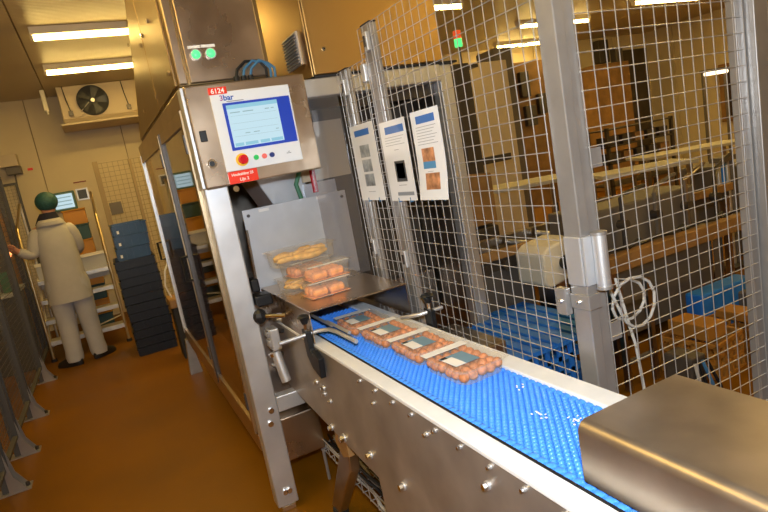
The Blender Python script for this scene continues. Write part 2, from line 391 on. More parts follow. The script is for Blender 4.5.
for (px, pz) in ((.62, 1.36), (1.11, 1.36)): MB().cyl((px, 2.76, pz), (px, 2.752, pz), .008, 8).build('bolt', iron, t)
for k, (px, py, pz) in enumerate(((.535, 2.50, 1.50), (.455, 2.50, .44), (.47, 2.50, .50), (.45, 2.5, .10), (.47, 2.5, .10))):
    MB().cyl((px, py, pz), (px, py-.012, pz), .013, 10).build('bolt', chrome, t, smooth=True)
# side doors with tinted panes
def side_door(y0, y1, far):
    d = bx('door', steel_gold, (.392, .412, y0, y0+.03, .38, 1.86), t)
    MB().box(.388, .414, y1-.035, y1, .38, 1.86).build('stile', far, d)
    MB().box(.392, .412, y0+.03, y1-.035, .38, .43).build('bottom_stile', steel_gold, d)
    MB().box(.392, .412, y0+.03, y1-.035, 1.80, 1.86).build('top_stile', steel_gold, d)
    MB().box(.401, .405, y0+.03, y1-.035, .43, 1.80).build('pane', glass, d)
    MB().tube([(.388, y1-.02, 1.02), (.355, y1-.02, 1.02), (.355, y1-.02, 1.16), (.388, y1-.02, 1.16)], .009, 8).build('handle', black, d, smooth=True)
    MB().box(.385, .392, y0+.004, y0+.026, 1.68, 1.76).build('hinge', iron, d)
    MB().box(.385, .392, y0+.004, y0+.026, .50, .58).build('hinge', iron, d)
side_door(2.585, 3.50, iron); side_door(3.575, 5.03, steel_lt)
bx('mullion', steel_gold, (.398, .43, 3.525, 3.565, .375, 1.865), t, bevel=.003)
bx('mullion_seal', rubber, (.390, .400, 3.503, 3.518, .38, 1.86), t)
# linkage beside the post
bx('sensor_block', steel_lt, (.525, .565, 2.42, 2.50, .78, .88), t, bevel=.006)
MB().box(.515, .53, 2.43, 2.49, .80, .83).box(.515, .53, 2.43, 2.49, .845, .87).build('block_lug', galv, t, bevel=.003)
MB().cyl((.54, 2.46, .77), (.555, 2.44, .63), .022, 14).build('air_cylinder', steel_lt, t, smooth=True)
MB().cyl((.535, 2.47, .765), (.537, 2.468, .75), .027, 14).build('cylinder_collar', chrome, t, smooth=True)
MB().ell((.505, 2.45, .945), (.03, .03, .035), 8, 6).build('star_knob', black, t)
MB().tube([(.51, 2.45, .945), (.60, 2.38, .935)], .010, 8).build('knob_shaft', chrome, t, smooth=True)
MB().box(.51, .58, 2.46, 2.56, .98, 1.03).box(.51, .545, 2.5, 2.58, 1.04, 1.10).build('cable_block', black, t, bevel=.008)
MB().cyl((.575, 2.70, .98), (.585, 2.70, 1.30), .007, 8).build('chrome_rod', chrome, t, smooth=True)
for k in range(5):
    MB().cyl((.53+.012*k, 2.5, .70+.05*k), (.555+.012*k, 2.46, .70+.05*k), .011, 8).build('fitting', iron if k % 2 else chrome, t, smooth=True)
bx('rear_panel', steel_dark, (.51, .70, 2.72, 2.74, .42, .96), t)

# upper cabinet above the operator panel
t = thing('upper_cabinet', 'tall brown-grey stainless cabinet above the operator panel, with two green lamps', 'cabinet', (.6, 3.6, 1.94))
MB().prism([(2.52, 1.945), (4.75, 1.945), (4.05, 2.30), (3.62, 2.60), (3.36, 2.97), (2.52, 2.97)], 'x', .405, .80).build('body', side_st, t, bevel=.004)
bx('front_panel', steel, (.450, .775, 2.49, 2.52, 1.950, 2.97), t, bevel=.004)
bx('corner_trim', steel, (.405, .440, 2.495, 2.52, 1.950, 2.97), t, bevel=.004)
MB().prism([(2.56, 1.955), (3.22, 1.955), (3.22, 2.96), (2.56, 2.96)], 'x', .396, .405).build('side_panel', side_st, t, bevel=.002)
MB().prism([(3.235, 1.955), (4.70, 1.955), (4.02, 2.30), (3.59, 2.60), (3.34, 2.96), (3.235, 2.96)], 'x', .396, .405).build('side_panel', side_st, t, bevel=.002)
for (py, pz) in ((2.62, 2.02), (2.62, 2.40), (2.86, 2.30), (3.19, 2.02), (3.19, 2.32), (3.30, 2.30), (3.90, 2.05), (3.9, 2.45)):
    MB().cyl((.396, py, pz), (.387, py, pz), .011, 8).build('bolt', chrome, t, smooth=True)
for px in (.493, .553):
    MB().cyl((px, 2.49, 2.057), (px, 2.478, 2.057), .022, 16).build('lamp_ring', steel_lt, t, smooth=True)
    MB().ell((px, 2.478, 2.057), (.0175, .010, .0175), 14, 8).build('green_lamp', grn_led, t, smooth=True)
bx('label_strip', lab_w, (.468, .518, 2.487, 2.49, 2.083, 2.094), t)
bx('label_strip', lab_w, (.521, .578, 2.487, 2.49, 2.083, 2.094), t)

# ------------------------------------------------------------------ operator panel
t = thing('operator_panel', 'stainless operator panel with lit touch screen and emergency stop', 'control panel', (.65, 2.46, 1.52))
PY = 2.40
bx('enclosure', steel, (.400, .900, PY, 2.498, 1.520, 1.925), t, bevel=.006)
bx('side_flange', steel_lt, (.386, .399, PY+.01, 2.49, 1.523, 1.922), t, bevel=.002)
fa = bx('fascia', face_m, (.492, .822, PY-.008, PY, 1.572, 1.888), t, bevel=.003)
bf = bx('blue_frame', blue_fr, (.533, .814, PY-.010, PY-.008, 1.652, 1.842), t)
sc = bx('screen', scr_m, (.545, .757, PY-.0115, PY-.010, 1.664, 1.832), t)
MB().box(.545, .757, PY-.0125, PY-.0115, 1.816, 1.832).build('title_bar', scr_bar, sc)
for k, (a, c) in enumerate(((.555, .60), (.607, .655), (.70, .722), (.726, .742))): MB().box(a, c-.004, PY-.0122, PY-.0115, 1.7995, 1.803).build('text_line', scr_txt, sc)
for z in (1.787, 1.757, 1.731, 1.705): MB().box(.555, .745, PY-.0121, PY-.0115, z, z+.0008).build('ruled_line', scr_txt, sc)
for a, c in ((.60, .62), (.635, .66), (.73, .742)): MB().box(a, c, PY-.0122, PY-.0115, 1.714, 1.717).build('text_line', scr_txt, sc)
for a, c in ((.550, .585), (.592, .645), (.655, .695), (.702, .752)): MB().box(a, c, PY-.0125, PY-.0115, 1.667, 1.680).build('soft_key', scr_bar, sc)
text_part('logo', '3', .030, (.527, PY-.0083, 1.853), mat('purple_print', (.30, .05, .30), .5), t, bold=.0004)
text_part('logo', 'bar', .032, (.5415, PY-.0083, 1.853), txt_b, t, bold=.0008)
bx('logo_line', txt_g, (.552, .622, PY-.0085, PY-.008, 1.8455, 1.849), t)
MB().cyl((.563, PY-.008, 1.612), (.563, PY-.014, 1.612), .026, 20).build('stop_ring', yel_b, t, smooth=True)
MB().cyl((.563, PY-.014, 1.612), (.565, PY-.040, 1.612), .019, 18).build('emergency_stop', red_b, t, smooth=True, bevel=.004)
for px, m in ((.622, grn_b), (.657, pink_b), (.690, navy_b)):
    MB().cyl((px, PY-.008, 1.612), (px, PY-.016, 1.612), .0105, 16).build('push_button', m, t, smooth=True)
MB().box(.755, .775, PY-.0085, PY-.008, 1.607, 1.610).box(.762, .77, PY-.0085, PY-.008, 1.613, 1.616).build('fine_print', txt_g, t)
rt = bx('number_tag', red_l, (.490, .563, PY-.010, PY, 1.879, 1.907), t, bevel=.002)
text_part('number', '6124', .027, (.4985, PY-.0105, 1.8835), txt_w, rt, bold=.0005)
rl = bx('line_tag', red_l, (.495, .616, PY-.006, PY, 1.521, 1.571), t, bevel=.001)
text_part('line_text', 'Hookahling 25', .0155, (.508, PY-.0065, 1.552), txt_w, rl, bold=.0003)
text_part('line_text', 'Lijn 2', .0175, (.538, PY-.0065, 1.530), txt_w, rl, bold=.0003)
bx('socket', black, (.420, .448, PY-.006, PY, 1.705, 1.749), t, bevel=.003)
MB().cyl((.442, PY, 1.616), (.442, PY-.008, 1.616), .019, 16).build('key_switch', chrome, t, smooth=True)
MB().cyl((.442, PY-.008, 1.616), (.442, PY-.012, 1.616), .011, 12).build('key_core', black, t, smooth=True)
for k in range(3):
    gx = .625 + .030*k
    MB().cyl((gx, 2.44, 1.925), (gx, 2.44, 1.948), .012, 10).build('cable_gland', black, t)
    cm = blue_cable if k else black
    MB().tube([(gx, 2.44, 1.945), (gx+.01, 2.44, 1.975), (gx+.05, 2.445, 2.005), (gx+.11-.01*k, 2.45, 2.005-.008*k), (gx+.135-.012*k, 2.45, 1.97), (gx+.135-.012*k, 2.46, 1.928)], .006, 8).build('cable', cm, t, smooth=True)

# ------------------------------------------------------------------ big steel cabinet over the conveyor, warm reflections in its colour
t = thing('overhead_cabinet', 'wide steel cabinet toned by warm reflections, hung above the wire fence, with vent and lock', 'cabinet', (1.4, 3.0, 1.94))
bx('body', warm_st, (1.03, 1.75, 2.63, 3.60, 1.942, 2.98), t, bevel=.004)
bx('door', warm_st, (1.032, 1.748, 2.605, 2.628, 1.945, 2.98), t, bevel=.005)
v = bx('vent', steel_lt, (1.020, 1.030, 2.72, 2.93, 2.02, 2.175), t)
for k in range(10):
    z = 2.03 + .0145*k
    MB().prism([(1.020, z), (1.020, z+.009), (1.008, z+.002), (1.008, z)], 'y', 2.73, 2.92).build('vent_slat', galv, v)
MB().cyl((1.10, 2.605, 2.058), (1.10, 2.597, 2.058), .011, 12).build('lock', chrome, t, smooth=True)
MB().cyl((1.10, 2.597, 2.058), (1.10, 2.595, 2.058), .005, 8).build('keyhole', black, t)
bx('bottom_seal', rubber, (1.03, 1.83, 2.60, 2.68, 1.931, 1.941), t)
bx('side_column', warm_st, (.80, .86, 2.75, 2.95, 1.945, 2.98), None, label='narrow warm-toned steel upright between the two high cabinets', cat='upright', bevel=.004)

# ------------------------------------------------------------------ conveyor
CX0, CX1 = 0.60, 0.98
t = cv = thing('conveyor', 'stainless belt conveyor with white edge rails and blue belt', 'conveyor', (.79, 1.4, 0))
side = [(-.30, .866), (2.72, .866), (2.72, .555), (1.64, .505), (1.62, .30), (-.30, .30)]
MB().prism(side, 'x', CX0, CX0+.006).build('side_panel', side_pl, t)
MB().prism(side, 'x', CX1-.006, CX1).build('side_panel', side_pl, t)
bx('edge_rail', white_pl, (.597, .647, -.30, 2.72, .866, .880), t, bevel=.003)
bx('edge_rail', white_pl, (.916, .983, -.30, 2.72, .866, .880), t, bevel=.003)
bx('belt_bed', steel_dark, (.647, .916, -.30, 2.72, .800, .846), t)
bx('gap_shade_strip', black, (.6472, .664, -.30, 2.72, .846, .8700), t)  # black strip put in as the shade of the gap beside the belt
# belt of moulded rows
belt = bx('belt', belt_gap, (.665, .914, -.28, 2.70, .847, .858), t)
def belt_row():
    mb = MB(); p = .0254; x0, x1 = .673, .914
    mb.box(x0, x1, -p/2+.0016, p/2-.0016, .858, .8625)
    n = 13; d = (x1-x0)/n
    for k in range(n):
        for j, yo in enumerate((-p/4, p/4)):
            x = x0 + d*(k+.25+.5*j); vs = []; q = 8
            for (rr, zz) in ((.0085, .8625), (.0078, .8672), (.0055, .8708), (.0022, .8725)):
                for i in range(q):
                    a = 2*math.pi*i/q; vs.append((x+rr*math.cos(a), yo+rr*.78*math.sin(a), zz))
            fs = [(m*q+i, m*q+(i+1) % q, (m+1)*q+(i+1) % q, (m+1)*q+i) for m in range(3) for i in range(q)] + [tuple(range(3*q, 4*q))]
            mb.add(vs, fs)
    for x in (x0, x1): mb.cyl((x, 0, .858), (x, 0, .869), .0112, 12).cyl((x, 0, .869), (x, 0, .8722), .0112, 12, .007)
    return mb
row0 = None
for k in range(72):
    y = .62 + .0254*k
    if row0 is None:
        row0 = belt_row().build('belt_row', belt_m, belt, smooth=True)
        row0.location = (0, y, 0)
    else: part_copy(row0, (0, y, 0), belt)
cr = MB(); rc = random.Random(3)
for (cx_, cy_, n_) in ((.80, 1.02, 9), (.835, .94, 12), (.86, 1.17, 6), (.885, .90, 5)):
    for k in range(n_): cr.ell((cx_+rc.gauss(0, .010), cy_+rc.gauss(0, .012), .8725), (rc.uniform(.0015, .004), rc.uniform(.0015, .004), .0015), 6, 4)
cr.build('white_specks', lab_w, belt, kind='stuff')  # small white specks strewn over the belt
# bolts on the near side panel
for (py, pz, r) in ((2.122,.702,.011),(2.044,.700,.011),(2.047,.674,.011),(1.989,.663,.009),(2.045,.535,.014),(1.917,.540,.018),(1.671,.574,.014),(1.442,.570,.014),
                    (1.228,.820,.007),(1.404,.850,.006),(1.297,.850,.006),(1.176,.850,.006),(1.067,.850,.006),(.954,.850,.006),(.976,.796,.011),(.845,.850,.006),(1.228,.570,.011),(1.52,.850,.006),(1.63,.850,.006),(1.55,.80,.005),(.74,.85,.006)):
    r *= .72
    b_ = MB().cyl((CX0, py, pz), (CX0-.005, py, pz), r*1.35, 10).build('washer', steel_lt, t, smooth=True)
    MB().cyl((CX0-.006, py, pz), (CX0-.006-r*1.1, py, pz), r, 6).build('bolt', chrome, b_)
# legs
for (x, y) in ((.70, 1.45), (.90, 1.45), (.70, .35), (.90, .35)):
    g = bx('leg', steel_dark, (x-.03, x+.03, y-.03, y+.03, .03, .80), t, bevel=.006)
    MB().cyl((x, y, 0), (x, y, .03), .035, 14).build('foot', rubber, g, smooth=True)
MB().prism([(1.93, .55), (2.04, .55), (2.065, .46), (2.00, .42), (1.93, .45)], 'x', .606, .65).build('leg_gusset', wood, t, bevel=.003)
MB().prism([(1.96, .46), (2.05, .46), (2.08, .40), (2.36, .03), (2.27, .03), (1.985, .36)], 'x', .615, .66).build('bent_leg', steel_dark, t, bevel=.006)
MB().cyl((.64, 2.315, 0), (.64, 2.315, .03), .035, 14).build('foot', rubber, t, smooth=True)
bx('stretcher', steel_dark, (.67, .93, 1.43, 1.48, .30, .35), t)
# guide-rail clamps
def clamp(x, y, sgn, hi=0):
    c = MB()
    c.prism([(y+.055, .935), (y+.105, .94), (y+.10, .83), (y+.06, .79), (y-.02, .77), (y-.035, .85), (y+.02, .87), (y+.035, .845), (y+.055, .865)], 'x', *sorted((x, x-sgn*.022)))
    c = c.build('guide_clamp', black, t, bevel=.003)
    kx = x-sgn*.011
    MB().cyl((kx, y+.08, .935), (kx, y+.08, .962), .007, 8).build('clamp_screw', chrome, c, smooth=True)
    MB().cyl((kx, y+.08, .962), (kx, y+.08, .985), .011, 10, .019).ell((kx, y+.08, .990), (.026, .026, .010), 12, 6).build('clamp_knob', black, c, smooth=True)
    return c
clamp(.594, 1.98, 1); 
MB().tube([(.47, 2.055, .918), (.56, 2.055, .920), (.625, 2.045, .925), (.655, 2.01, .928), (.664, 1.96, .928), (.666, 1.775, .928)], .0075, 10).build('guide_rod', steel_lt, t, smooth=True)
MB().tube([(.675, 2.02, .935), (.675, 2.30, .935)], .006, 8).tube([(.672, 1.84, .945), (.672, 2.06, .945)], .006, 8).build('guide_bar', steel_lt, t, smooth=True)
clamp(.990, 1.76, -1)
MB().tube([(1.055, 1.835, .930), (1.01, 1.84, .928), (.965, 1.85, .925), (.935, 1.88, .920), (.925, 1.93, .910)], .0075, 10).build('guide_rod', steel_lt, t, smooth=True)

# bridge hood over the belt
t = thing('steel_hood', 'folded stainless hood bridging the belt, trays standing on it', 'hood', (.8, 2.37, .88))
bx('top_plate', steel, (.598, 1.022, 2.03, 2.735, 1.004, 1.010), t, bevel=.002)
MB().prism([(2.035, .882), (2.735, .882), (2.735, 1.004), (2.035, 1.004)], 'x', .598, .602).build('near_side', steel, t)
MB().prism([(2.035, .882), (2.735, .882), (2.735, 1.004), (2.035, 1.004)], 'x', 1.018, 1.022).build('far_side', steel_dark, t)
# cover at the near end
t = thing('end_cover', 'large brushed steel cover over the near end of the blue belt', 'cover', (.80, .3, .88))
arc = [(.668 + .022 - .022*math.cos(a), .978 + .022*math.sin(a)) for a in [math.pi/2*k/6 for k in range(7)]]
pr = [(.668, .8815)] + arc + [(.935, 1.0), (.935, .8815), (.931, .8815), (.931, .996), (.692, .996), (.672, .976), (.672, .8815)]
n = len(pr)
MB().prism(pr, 'y', -.30, .752).build('shell', cover_st, t, smooth=True)
MB().box(.673, .930, .46, .465, .882, .970).build('inner_baffle', steel_dark, t)

# ------------------------------------------------------------------ cable basket and tray under the conveyor
t = thing('cable_basket', 'wire cable basket with grey cables under the conveyor', 'cable basket', (.80, 2.2, 0))
BZ = .17
for k in range(6):
    MB().tube([(.70+.03*k, 1.65, BZ), (.70+.03*k, 2.68, BZ)], .003, 6).build('long_wire', wire_m, t)
for k in range(14):
    y = 1.66 + .077*k
    MB().tube([(.695, y, BZ+.07), (.695, y, BZ), (.855, y, BZ), (.855, y, BZ+.07)], .003, 6).build('cross_wire', wire_m, t)
for x in (.695, .855): MB().tube([(x, 1.65, BZ+.07), (x, 2.68, BZ+.07)], .003, 6).build('top_wire', wire_m, t)
for k in range(7):
    pts = [(.715+.018*k+.010*math.sin(1.7*j+k), 1.66+.10*j, BZ+.012+.012*(k % 3)+.006*math.sin(2.1*j+2*k)) for j in range(11)]
    MB().tube(pts, .007, 6).build('cable', (grey_cable, black, black, grey_cable, black, grey_cable, black)[k], t, smooth=True)
for yy in (1.75, 2.62):
    MB().tube([(.69, yy, BZ-.006), (.86, yy, BZ-.006)], .006, 6).build('support_bar', galv, t)
    for x in (.70, .85): MB().cyl((x, yy, 0), (x, yy, BZ-.004), .008, 8).build('support_leg', galv, t)
# ------------------------------------------------------------------ packs on the belt
def tray_shell(w_, l, h, m, name, par, taper=.012, rim=.008):
    mb = MB(); t_ = .0012
    def ring(hw, hl, z, c=.032):
        out = []
        for sx, sy, a0 in ((1, 1, 0), (-1, 1, 90), (-1, -1, 180), (1, -1, 270)):
            for k in range(4):
                a = R(a0+30*k); out.append((sx*(hw-c)+c*math.cos(a), sy*(hl-c)+c*math.sin(a), z))
        return out
    rs = [ring(w_/2-taper, l/2-taper, 0), ring(w_/2-rim, l/2-rim, h), ring(w_/2, l/2, h), ring(w_/2, l/2, h-.003)]
    n = 16; vs = [p for r_ in rs for p in r_]; fs = [tuple(range(n-1, -1, -1))]
    for k in range(3):
        for i in range(n): fs.append((k*n+i, k*n+(i+1)%n, (k+1)*n+(i+1)%n, (k+1)*n+i))
    mb.add(vs, fs)
    return mb.build(name, m, par, smooth=True)
def film_lid(w_, l, h, par):
    return MB().box(-w_/2+.002, w_/2-.002, -l/2+.002, l/2-.002, h, h+.0008).build('lid_film', film, par)
PKW, PKL, PKH = .172, .226, .042
p0 = thing('snack_pack', 'clear pack of brown fried balls nearest to the steel cover on the belt', 'food pack', (0, 0, 0), 'snack packs on the blue belt')
tray_shell(PKW, PKL, PKH, clear, 'tray', p0); film_lid(PKW, PKL, PKH, p0)
ball = MB().ell((0, 0, 0), .0165, 10, 7).build('ball', ball_m, p0, smooth=True)
first = True
for i in range(5):
    for j in range(6):
        pos = (-.060 + .0300*i + random.uniform(-.002, .002), -.084 + .0336*j + random.uniform(-.002, .002), .0200 + random.uniform(-.002, .004))
        if first: ball.location = pos; first = False
        else:
            c = part_copy(ball, pos, p0); c.rotation_euler = (random.random()*6, random.random()*6, 0); s_ = random.uniform(.93, 1.0); c.scale = (s_, s_, s_)
MB().box(-.080, .075, .074, .109, PKH+.0012, PKH+.0018).build('white_strip', lab_w, p0)
st = MB().box(-.062, .022, -.055, .035, PKH+.0012, PKH+.0016).build('sticker', lab_t, p0)
MB().box(-.062, -.026, -.055, .018, PKH+.0017, PKH+.0022).build('sticker_white', lab_w, st)
MB().box(-.058, -.040, .016, .034, PKH+.0017, PKH+.0022).build('sticker_logo', black, st)
p0.location = (.836, 1.385, .8728); p0.rotation_euler = (0, 0, R(2))
dup(p0, (.832, 1.615, .8728), 'clear pack of brown fried balls, second from the steel cover on the belt', R(-1))
dup(p0, (.826, 1.845, .8728), 'clear pack of brown fried balls, third from the steel cover on the belt', R(1))
dup(p0, (.816, 2.073, .8728), 'clear pack of brown fried balls, farthest on the belt, at the hood', R(-2))

# ------------------------------------------------------------------ trays on the hood
def food_tray(name, label, loc, rz, kind, w_=.205, l=.135, h=.062, lid=True):
    t_ = thing(name, label, 'food tray', (0, 0, 0), 'food trays stacked on the hood')
    tray_shell(w_, l, h, clear, 'tray', t_, taper=.014, rim=.010)
    if lid: film_lid(w_, l, h, t_)
    if kind == 'croquette':
        for j in range(3):
            for i in range(2):
                y = -.039 + .039*j; x0 = -.074+.074*i
                MB().tube([(x0-.004, y, .024), (x0+.004, y, .024), (x0+.056, y, .025), (x0+.064, y, .025)], [.009, .0185, .0185, .009], 10).build('croquette', croq_m, t_, smooth=True)
        MB().box(-.085, .085, -.055, .055, .004, .006).build('pad', croq_m, t_)
        MB().box(-.088, .092, -.055, -.028, h+.0008, h+.0014).build('label_strip', lab_w, t_)
    else:
        for k in range(26):
            y = (l/2-.032)*random.uniform(-1, 1); x = (w_/2-.055)*random.uniform(-1, 1); a = random.uniform(-.5, .5); z = random.uniform(.015, h-.018)
            dx, dy = .036*math.cos(a), .036*math.sin(a)
            MB().tube([(x-dx, y-dy*.5, z), (x-dx*.6, y-dy*.3, z+.002), (x+dx*.6, y+dy*.3, z+.004), (x+dx, y+dy*.5, z+.002)], [.006, .013, .013, .006], 8).build('potato_piece', fries_m, t_, smooth=True)
    t_.location = loc; t_.rotation_euler = (0, 0, rz)
    return t_
HZ = 1.0102
food_tray('food_tray', 'clear tray of orange croquettes, lowest in the front stack on the hood', (.755, 2.24, HZ), R(3), 'croquette')
food_tray('food_tray', 'clear tray of orange croquettes, upper one in the front stack on the hood', (.772, 2.255, HZ+.064), R(2), 'croquette', w_=.215)
food_tray('food_tray', 'tray of yellow potato pieces, lowest in the rear stack on the hood', (.735, 2.46, HZ), R(4), 'potato', w_=.24, l=.17)
food_tray('food_tray', 'tray of orange croquettes in the middle of the rear stack on the hood', (.755, 2.455, HZ+.064), R(6), 'croquette', w_=.23, l=.17)
food_tray('food_tray', 'wide tray of yellow potato pieces on top of the rear stack', (.742, 2.45, HZ+.128), R(2), 'potato', w_=.30, l=.18)

# ------------------------------------------------------------------ right hand fence
def wire_panel(name, label, axis, fixed, a0, a1, z0, z1, single, sp=.047, frame=None, r=.0015, wm=None, cat='fence', group=None, spz=None):
    """welded wire panel; single = every wire its own part"""
    spz = spz or sp
    loc = (fixed, (a0+a1)/2, z0) if axis == 'y' else ((a0+a1)/2, fixed, z0)
    t_ = thing(name, label, cat, loc, group)
    def P(a, z, o=0): return (fixed+o, a, z) if axis == 'y' else (a, fixed+o, z)
    nv = max(2, round((a1-a0)/sp)); nh = max(2, round((z1-z0)/spz))
    if single:
        v0 = MB().cyl(P(0, z0), P(0, z1), r, 6)
        h0 = MB().cyl(P(a0, 0, 2*r), P(a1, 0, 2*r), r, 6)
        vo = v0.build('wire', wire_m, t_, smooth=True); ho = h0.build('wire', wire_m, t_, smooth=True)
        for k in range(nv+1):
            a = a0+(a1-a0)*k/nv; off = (0, a, 0) if axis == 'y' else (a, 0, 0)
            if k == 0: vo.location = off
            else: part_copy(vo, off, t_)
        for k in range(nh+1):
            off = (0, 0, z0+(z1-z0)*k/nh)
            if k == 0: ho.location = off
            else: part_copy(ho, off, t_)
    else:
        mb = MB()
        for k in range(nv+1): a = a0+(a1-a0)*k/nv; mb.cyl(P(a, z0), P(a, z1), r, 4)
        for k in range(nh+1): z = z0+(z1-z0)*k/nh; mb.cyl(P(a0, z, 2*r), P(a1, z, 2*r), r, 4)
        mb.build('wire_mesh', wm or wire_m, t_, kind='stuff')
    if frame:
        for (b0, b1, c0, c1) in frame:
            lo, hi = sorted((fixed+.004, fixed+.036))
            bb = (lo, hi, b0, b1, c0, c1) if axis == 'y' else (b0, b1, lo, hi, c0, c1)
            bx('frame_bar', wm or galv, bb, t_, bevel=.003)
    return t_
FX = 1.052
wire_panel('wire_fence', 'long wire mesh fence panel with two sheets of paper, beside the blue belt', 'y', FX, 1.155, 2.125, .15, 2.02, True, .0465)
wire_panel('wire_fence', 'short lower wire mesh panel behind the sheet with three grey pictures', 'y', FX+.012, 2.12, 2.425, .15, 1.91, True, .0465)
def post(name, label, b, h, base=True, m=galv, cat='fence post'):
    x0, x1, y0, y1 = b
    t_ = thing(name, label, cat, ((x0+x1)/2, (y0+y1)/2, 0))
    bx('upright', m, (x0, x1, y0, y1, .008, h), t_, bevel=.003)
    bx('cap', rubber, (x0-.001, x1+.001, y0-.001, y1+.001, h, h+.006), t_, bevel=.002)
    if base: bx('base_plate', galv, (x0-.03, x1+.03, y0-.03, y1+.03, 0, .008), t_)
    return t_
t = post('fence_post', 'galvanised fence post right of the steel hood, between the paper sheets', (1.062, 1.092, 2.035, 2.115), 2.025)
for z in (1.10, 1.96): bx('clip', steel_lt, (1.044, 1.062, 2.045, 2.075, z-.035, z+.035), t, bevel=.003); bx('clip_screw', iron, (1.040, 1.044, 2.054, 2.066, z-.02, z+.02), t)
bx('latch', steel_lt, (1.046, 1.062, 2.115, 2.15, 1.82, 1.89), t, bevel=.003)
t = post('fence_post', 'galvanised fence post standing behind the back corner of the steel hood', (1.072, 1.100, 2.345, 2.425), 1.915)
for z in (1.13, 1.84): bx('clip', steel_lt, (1.056, 1.072, 2.355, 2.385, z-.035, z+.035), t, bevel=.003); bx('clip_screw', iron, (1.052, 1.056, 2.364, 2.376, z-.02, z+.02), t)
t = post('fence_post', 'wide galvanised corner post with a hinge, behind the white belt rail', (1.062, 1.096, 1.092, 1.152), 2.30)
bx('hinge_leaf', steel_lt, (1.056, 1.062, 1.094, 1.150, 1.105, 1.235), t, bevel=.002)
bx('hinge_leaf', steel_lt, (1.060, 1.096, 1.084, 1.092, 1.105, 1.235), t, bevel=.002)
MB().cyl((1.097, 1.066, 1.10), (1.097, 1.066, 1.24), .018, 16).build('hinge_barrel', steel_lt, t, smooth=True)
for z in (1.098, 1.240): MB().cyl((1.097, 1.066, z-.004), (1.097, 1.066, z+.004), .021, 16).build('hinge_ring', galv, t, smooth=True)
bx('mesh_clamp', galv, (1.040, 1.062, 1.152, 1.190, 1.02, 1.095), t, bevel=.003)
bx('clamp_strap', galv, (1.056, 1.100, 1.084, 1.150, 1.040, 1.080), t, bevel=.002)
for y in (1.12, 1.17): MB().cyl((1.056 if y < 1.15 else 1.040, y, 1.06), (1.050 if y < 1.15 else 1.035, y, 1.06), .005, 8).build('bolt', chrome, t, smooth=True)
# gate
t = g = wire_panel('wire_gate', 'tall wire mesh gate hinged on the corner post, hose hanging on it', 'x', 1.094, 1.130, 1.790, .15, 2.20, True, .0465, cat='gate')
bx('gate_stile', galv, (1.099, 1.135, 1.100, 1.130, .12, 2.25), g, bevel=.003)
bx('gate_stile', galv, (1.765, 1.800, 1.100, 1.130, .12, 2.25), g, bevel=.003)
bx('gate_rail', galv, (1.135, 1.765, 1.102, 1.126, .12, .16), g, bevel=.003)
bx('gate_rail', galv, (1.135, 1.765, 1.102, 1.126, 2.20, 2.25), g, bevel=.003)
for z in (.93, 1.40): bx('brace_tab', galv, (1.135, 1.175, 1.100, 1.106, z, z+.05), g)
t = post('fence_post', 'galvanised post at the right edge that the wire gate closes on', (1.806, 1.870, 1.070, 1.130), 2.30)
for z in (1.10, 1.20): MB().cyl((1.90, 1.09, z), (1.87, 1.09, z), .012, 10).build('bolt', iron, t)
wire_panel('wire_fence', 'wire mesh panel cut by the right edge, beyond the gate post', 'x', 1.10, 1.875, 2.9, .15, 2.20, False, .0465)
# hanging hose
pts = [(1.145, 1.14, 1.22), (1.18, 1.145, 1.12), (1.205, 1.15, 1.04), (1.235, 1.15, .97)]
pts += [(1.315+.078*math.cos(a), 1.150+.003*k, .985+(.078-.0012*k)*math.sin(a)) for k, a in enumerate([R(215+30*j) for j in range(20)])]
pts += [(1.27, 1.19, 1.06), (1.285, 1.18, .95), (1.30, 1.17, .85), (1.315, 1.16, .6), (1.32, 1.16, .3), (1.33, 1.16, .02)]
MB().tube(pts, .0045, 8).build('white_hose', grey_cable, None, 'coiled pale hose hanging inside the wire gate', 'hose', smooth=True)

# ------------------------------------------------------------------ papers on the fence
def sheet(label, y0, y1, zt, zb, x, items, curl=0.0):
    """a sheet on the mesh, facing the conveyor; items: (name, material, u0, u1, v0, v1) in sheet fractions (u left to right, v top down)"""
    t_ = thing('paper_sheet', label, 'paper', (x, (y0+y1)/2, zb), 'sheets on the fence')
    mb = MB(); n = 10
    def X(v): return x - curl*max(0, v-.45)**2
    vs = []
    for k in range(n+1):
        v = k/n; z = zt+(zb-zt)*v
        for o_ in (0, .0006):
            vs += [(X(v)+o_, y0, z), (X(v)+o_, y1, z)]
    fs = []
    for k in range(n):
        a = 4*k; fs += [(a, a+1, a+5, a+4), (a+2, a+6, a+7, a+3), (a, a+4, a+6, a+2), (a+1, a+3, a+7, a+5)]
    fs += [(0, 2, 3, 1), (4*n, 4*n+1, 4*n+3, 4*n+2)]
    mb.add(vs, fs); mb.build('sheet', paper, t_)
    for (nm, m, u0, u1, v0, v1) in items:
        ya, yb = y0+(y1-y0)*u0, y0+(y1-y0)*u1; za, zb_ = zt+(zb-zt)*v0, zt+(zb-zt)*v1
        xa, xb = X(v0)-.0006, X(v1)-.0006
        MB().add([(xa, ya, za), (xa, yb, za), (xb, yb, zb_), (xb, ya, zb_), (xa+.0004, ya, za), (xa+.0004, yb, za), (xb+.0004, yb, zb_), (xb+.0004, ya, zb_)],
                 [(0,1,2,3),(7,6,5,4),(0,4,5,1),(1,5,6,2),(2,6,7,3),(3,7,4,0)]).build(nm, m, t_)
    for u in (.3, .75):
        bx('cable_tie', blue_cable, (x-.002, x+.012, y0+(y1-y0)*u-.002, y0+(y1-y0)*u+.002, zb-.006, zb+.012), t_)
    return t_
PX = 1.0475
lines = lambda v0, n, u1=.88: [('print_line', txt_g, .14, u1-.07*(k % 3), v0+.032*k, v0+.032*k+.006) for k in range(n)]
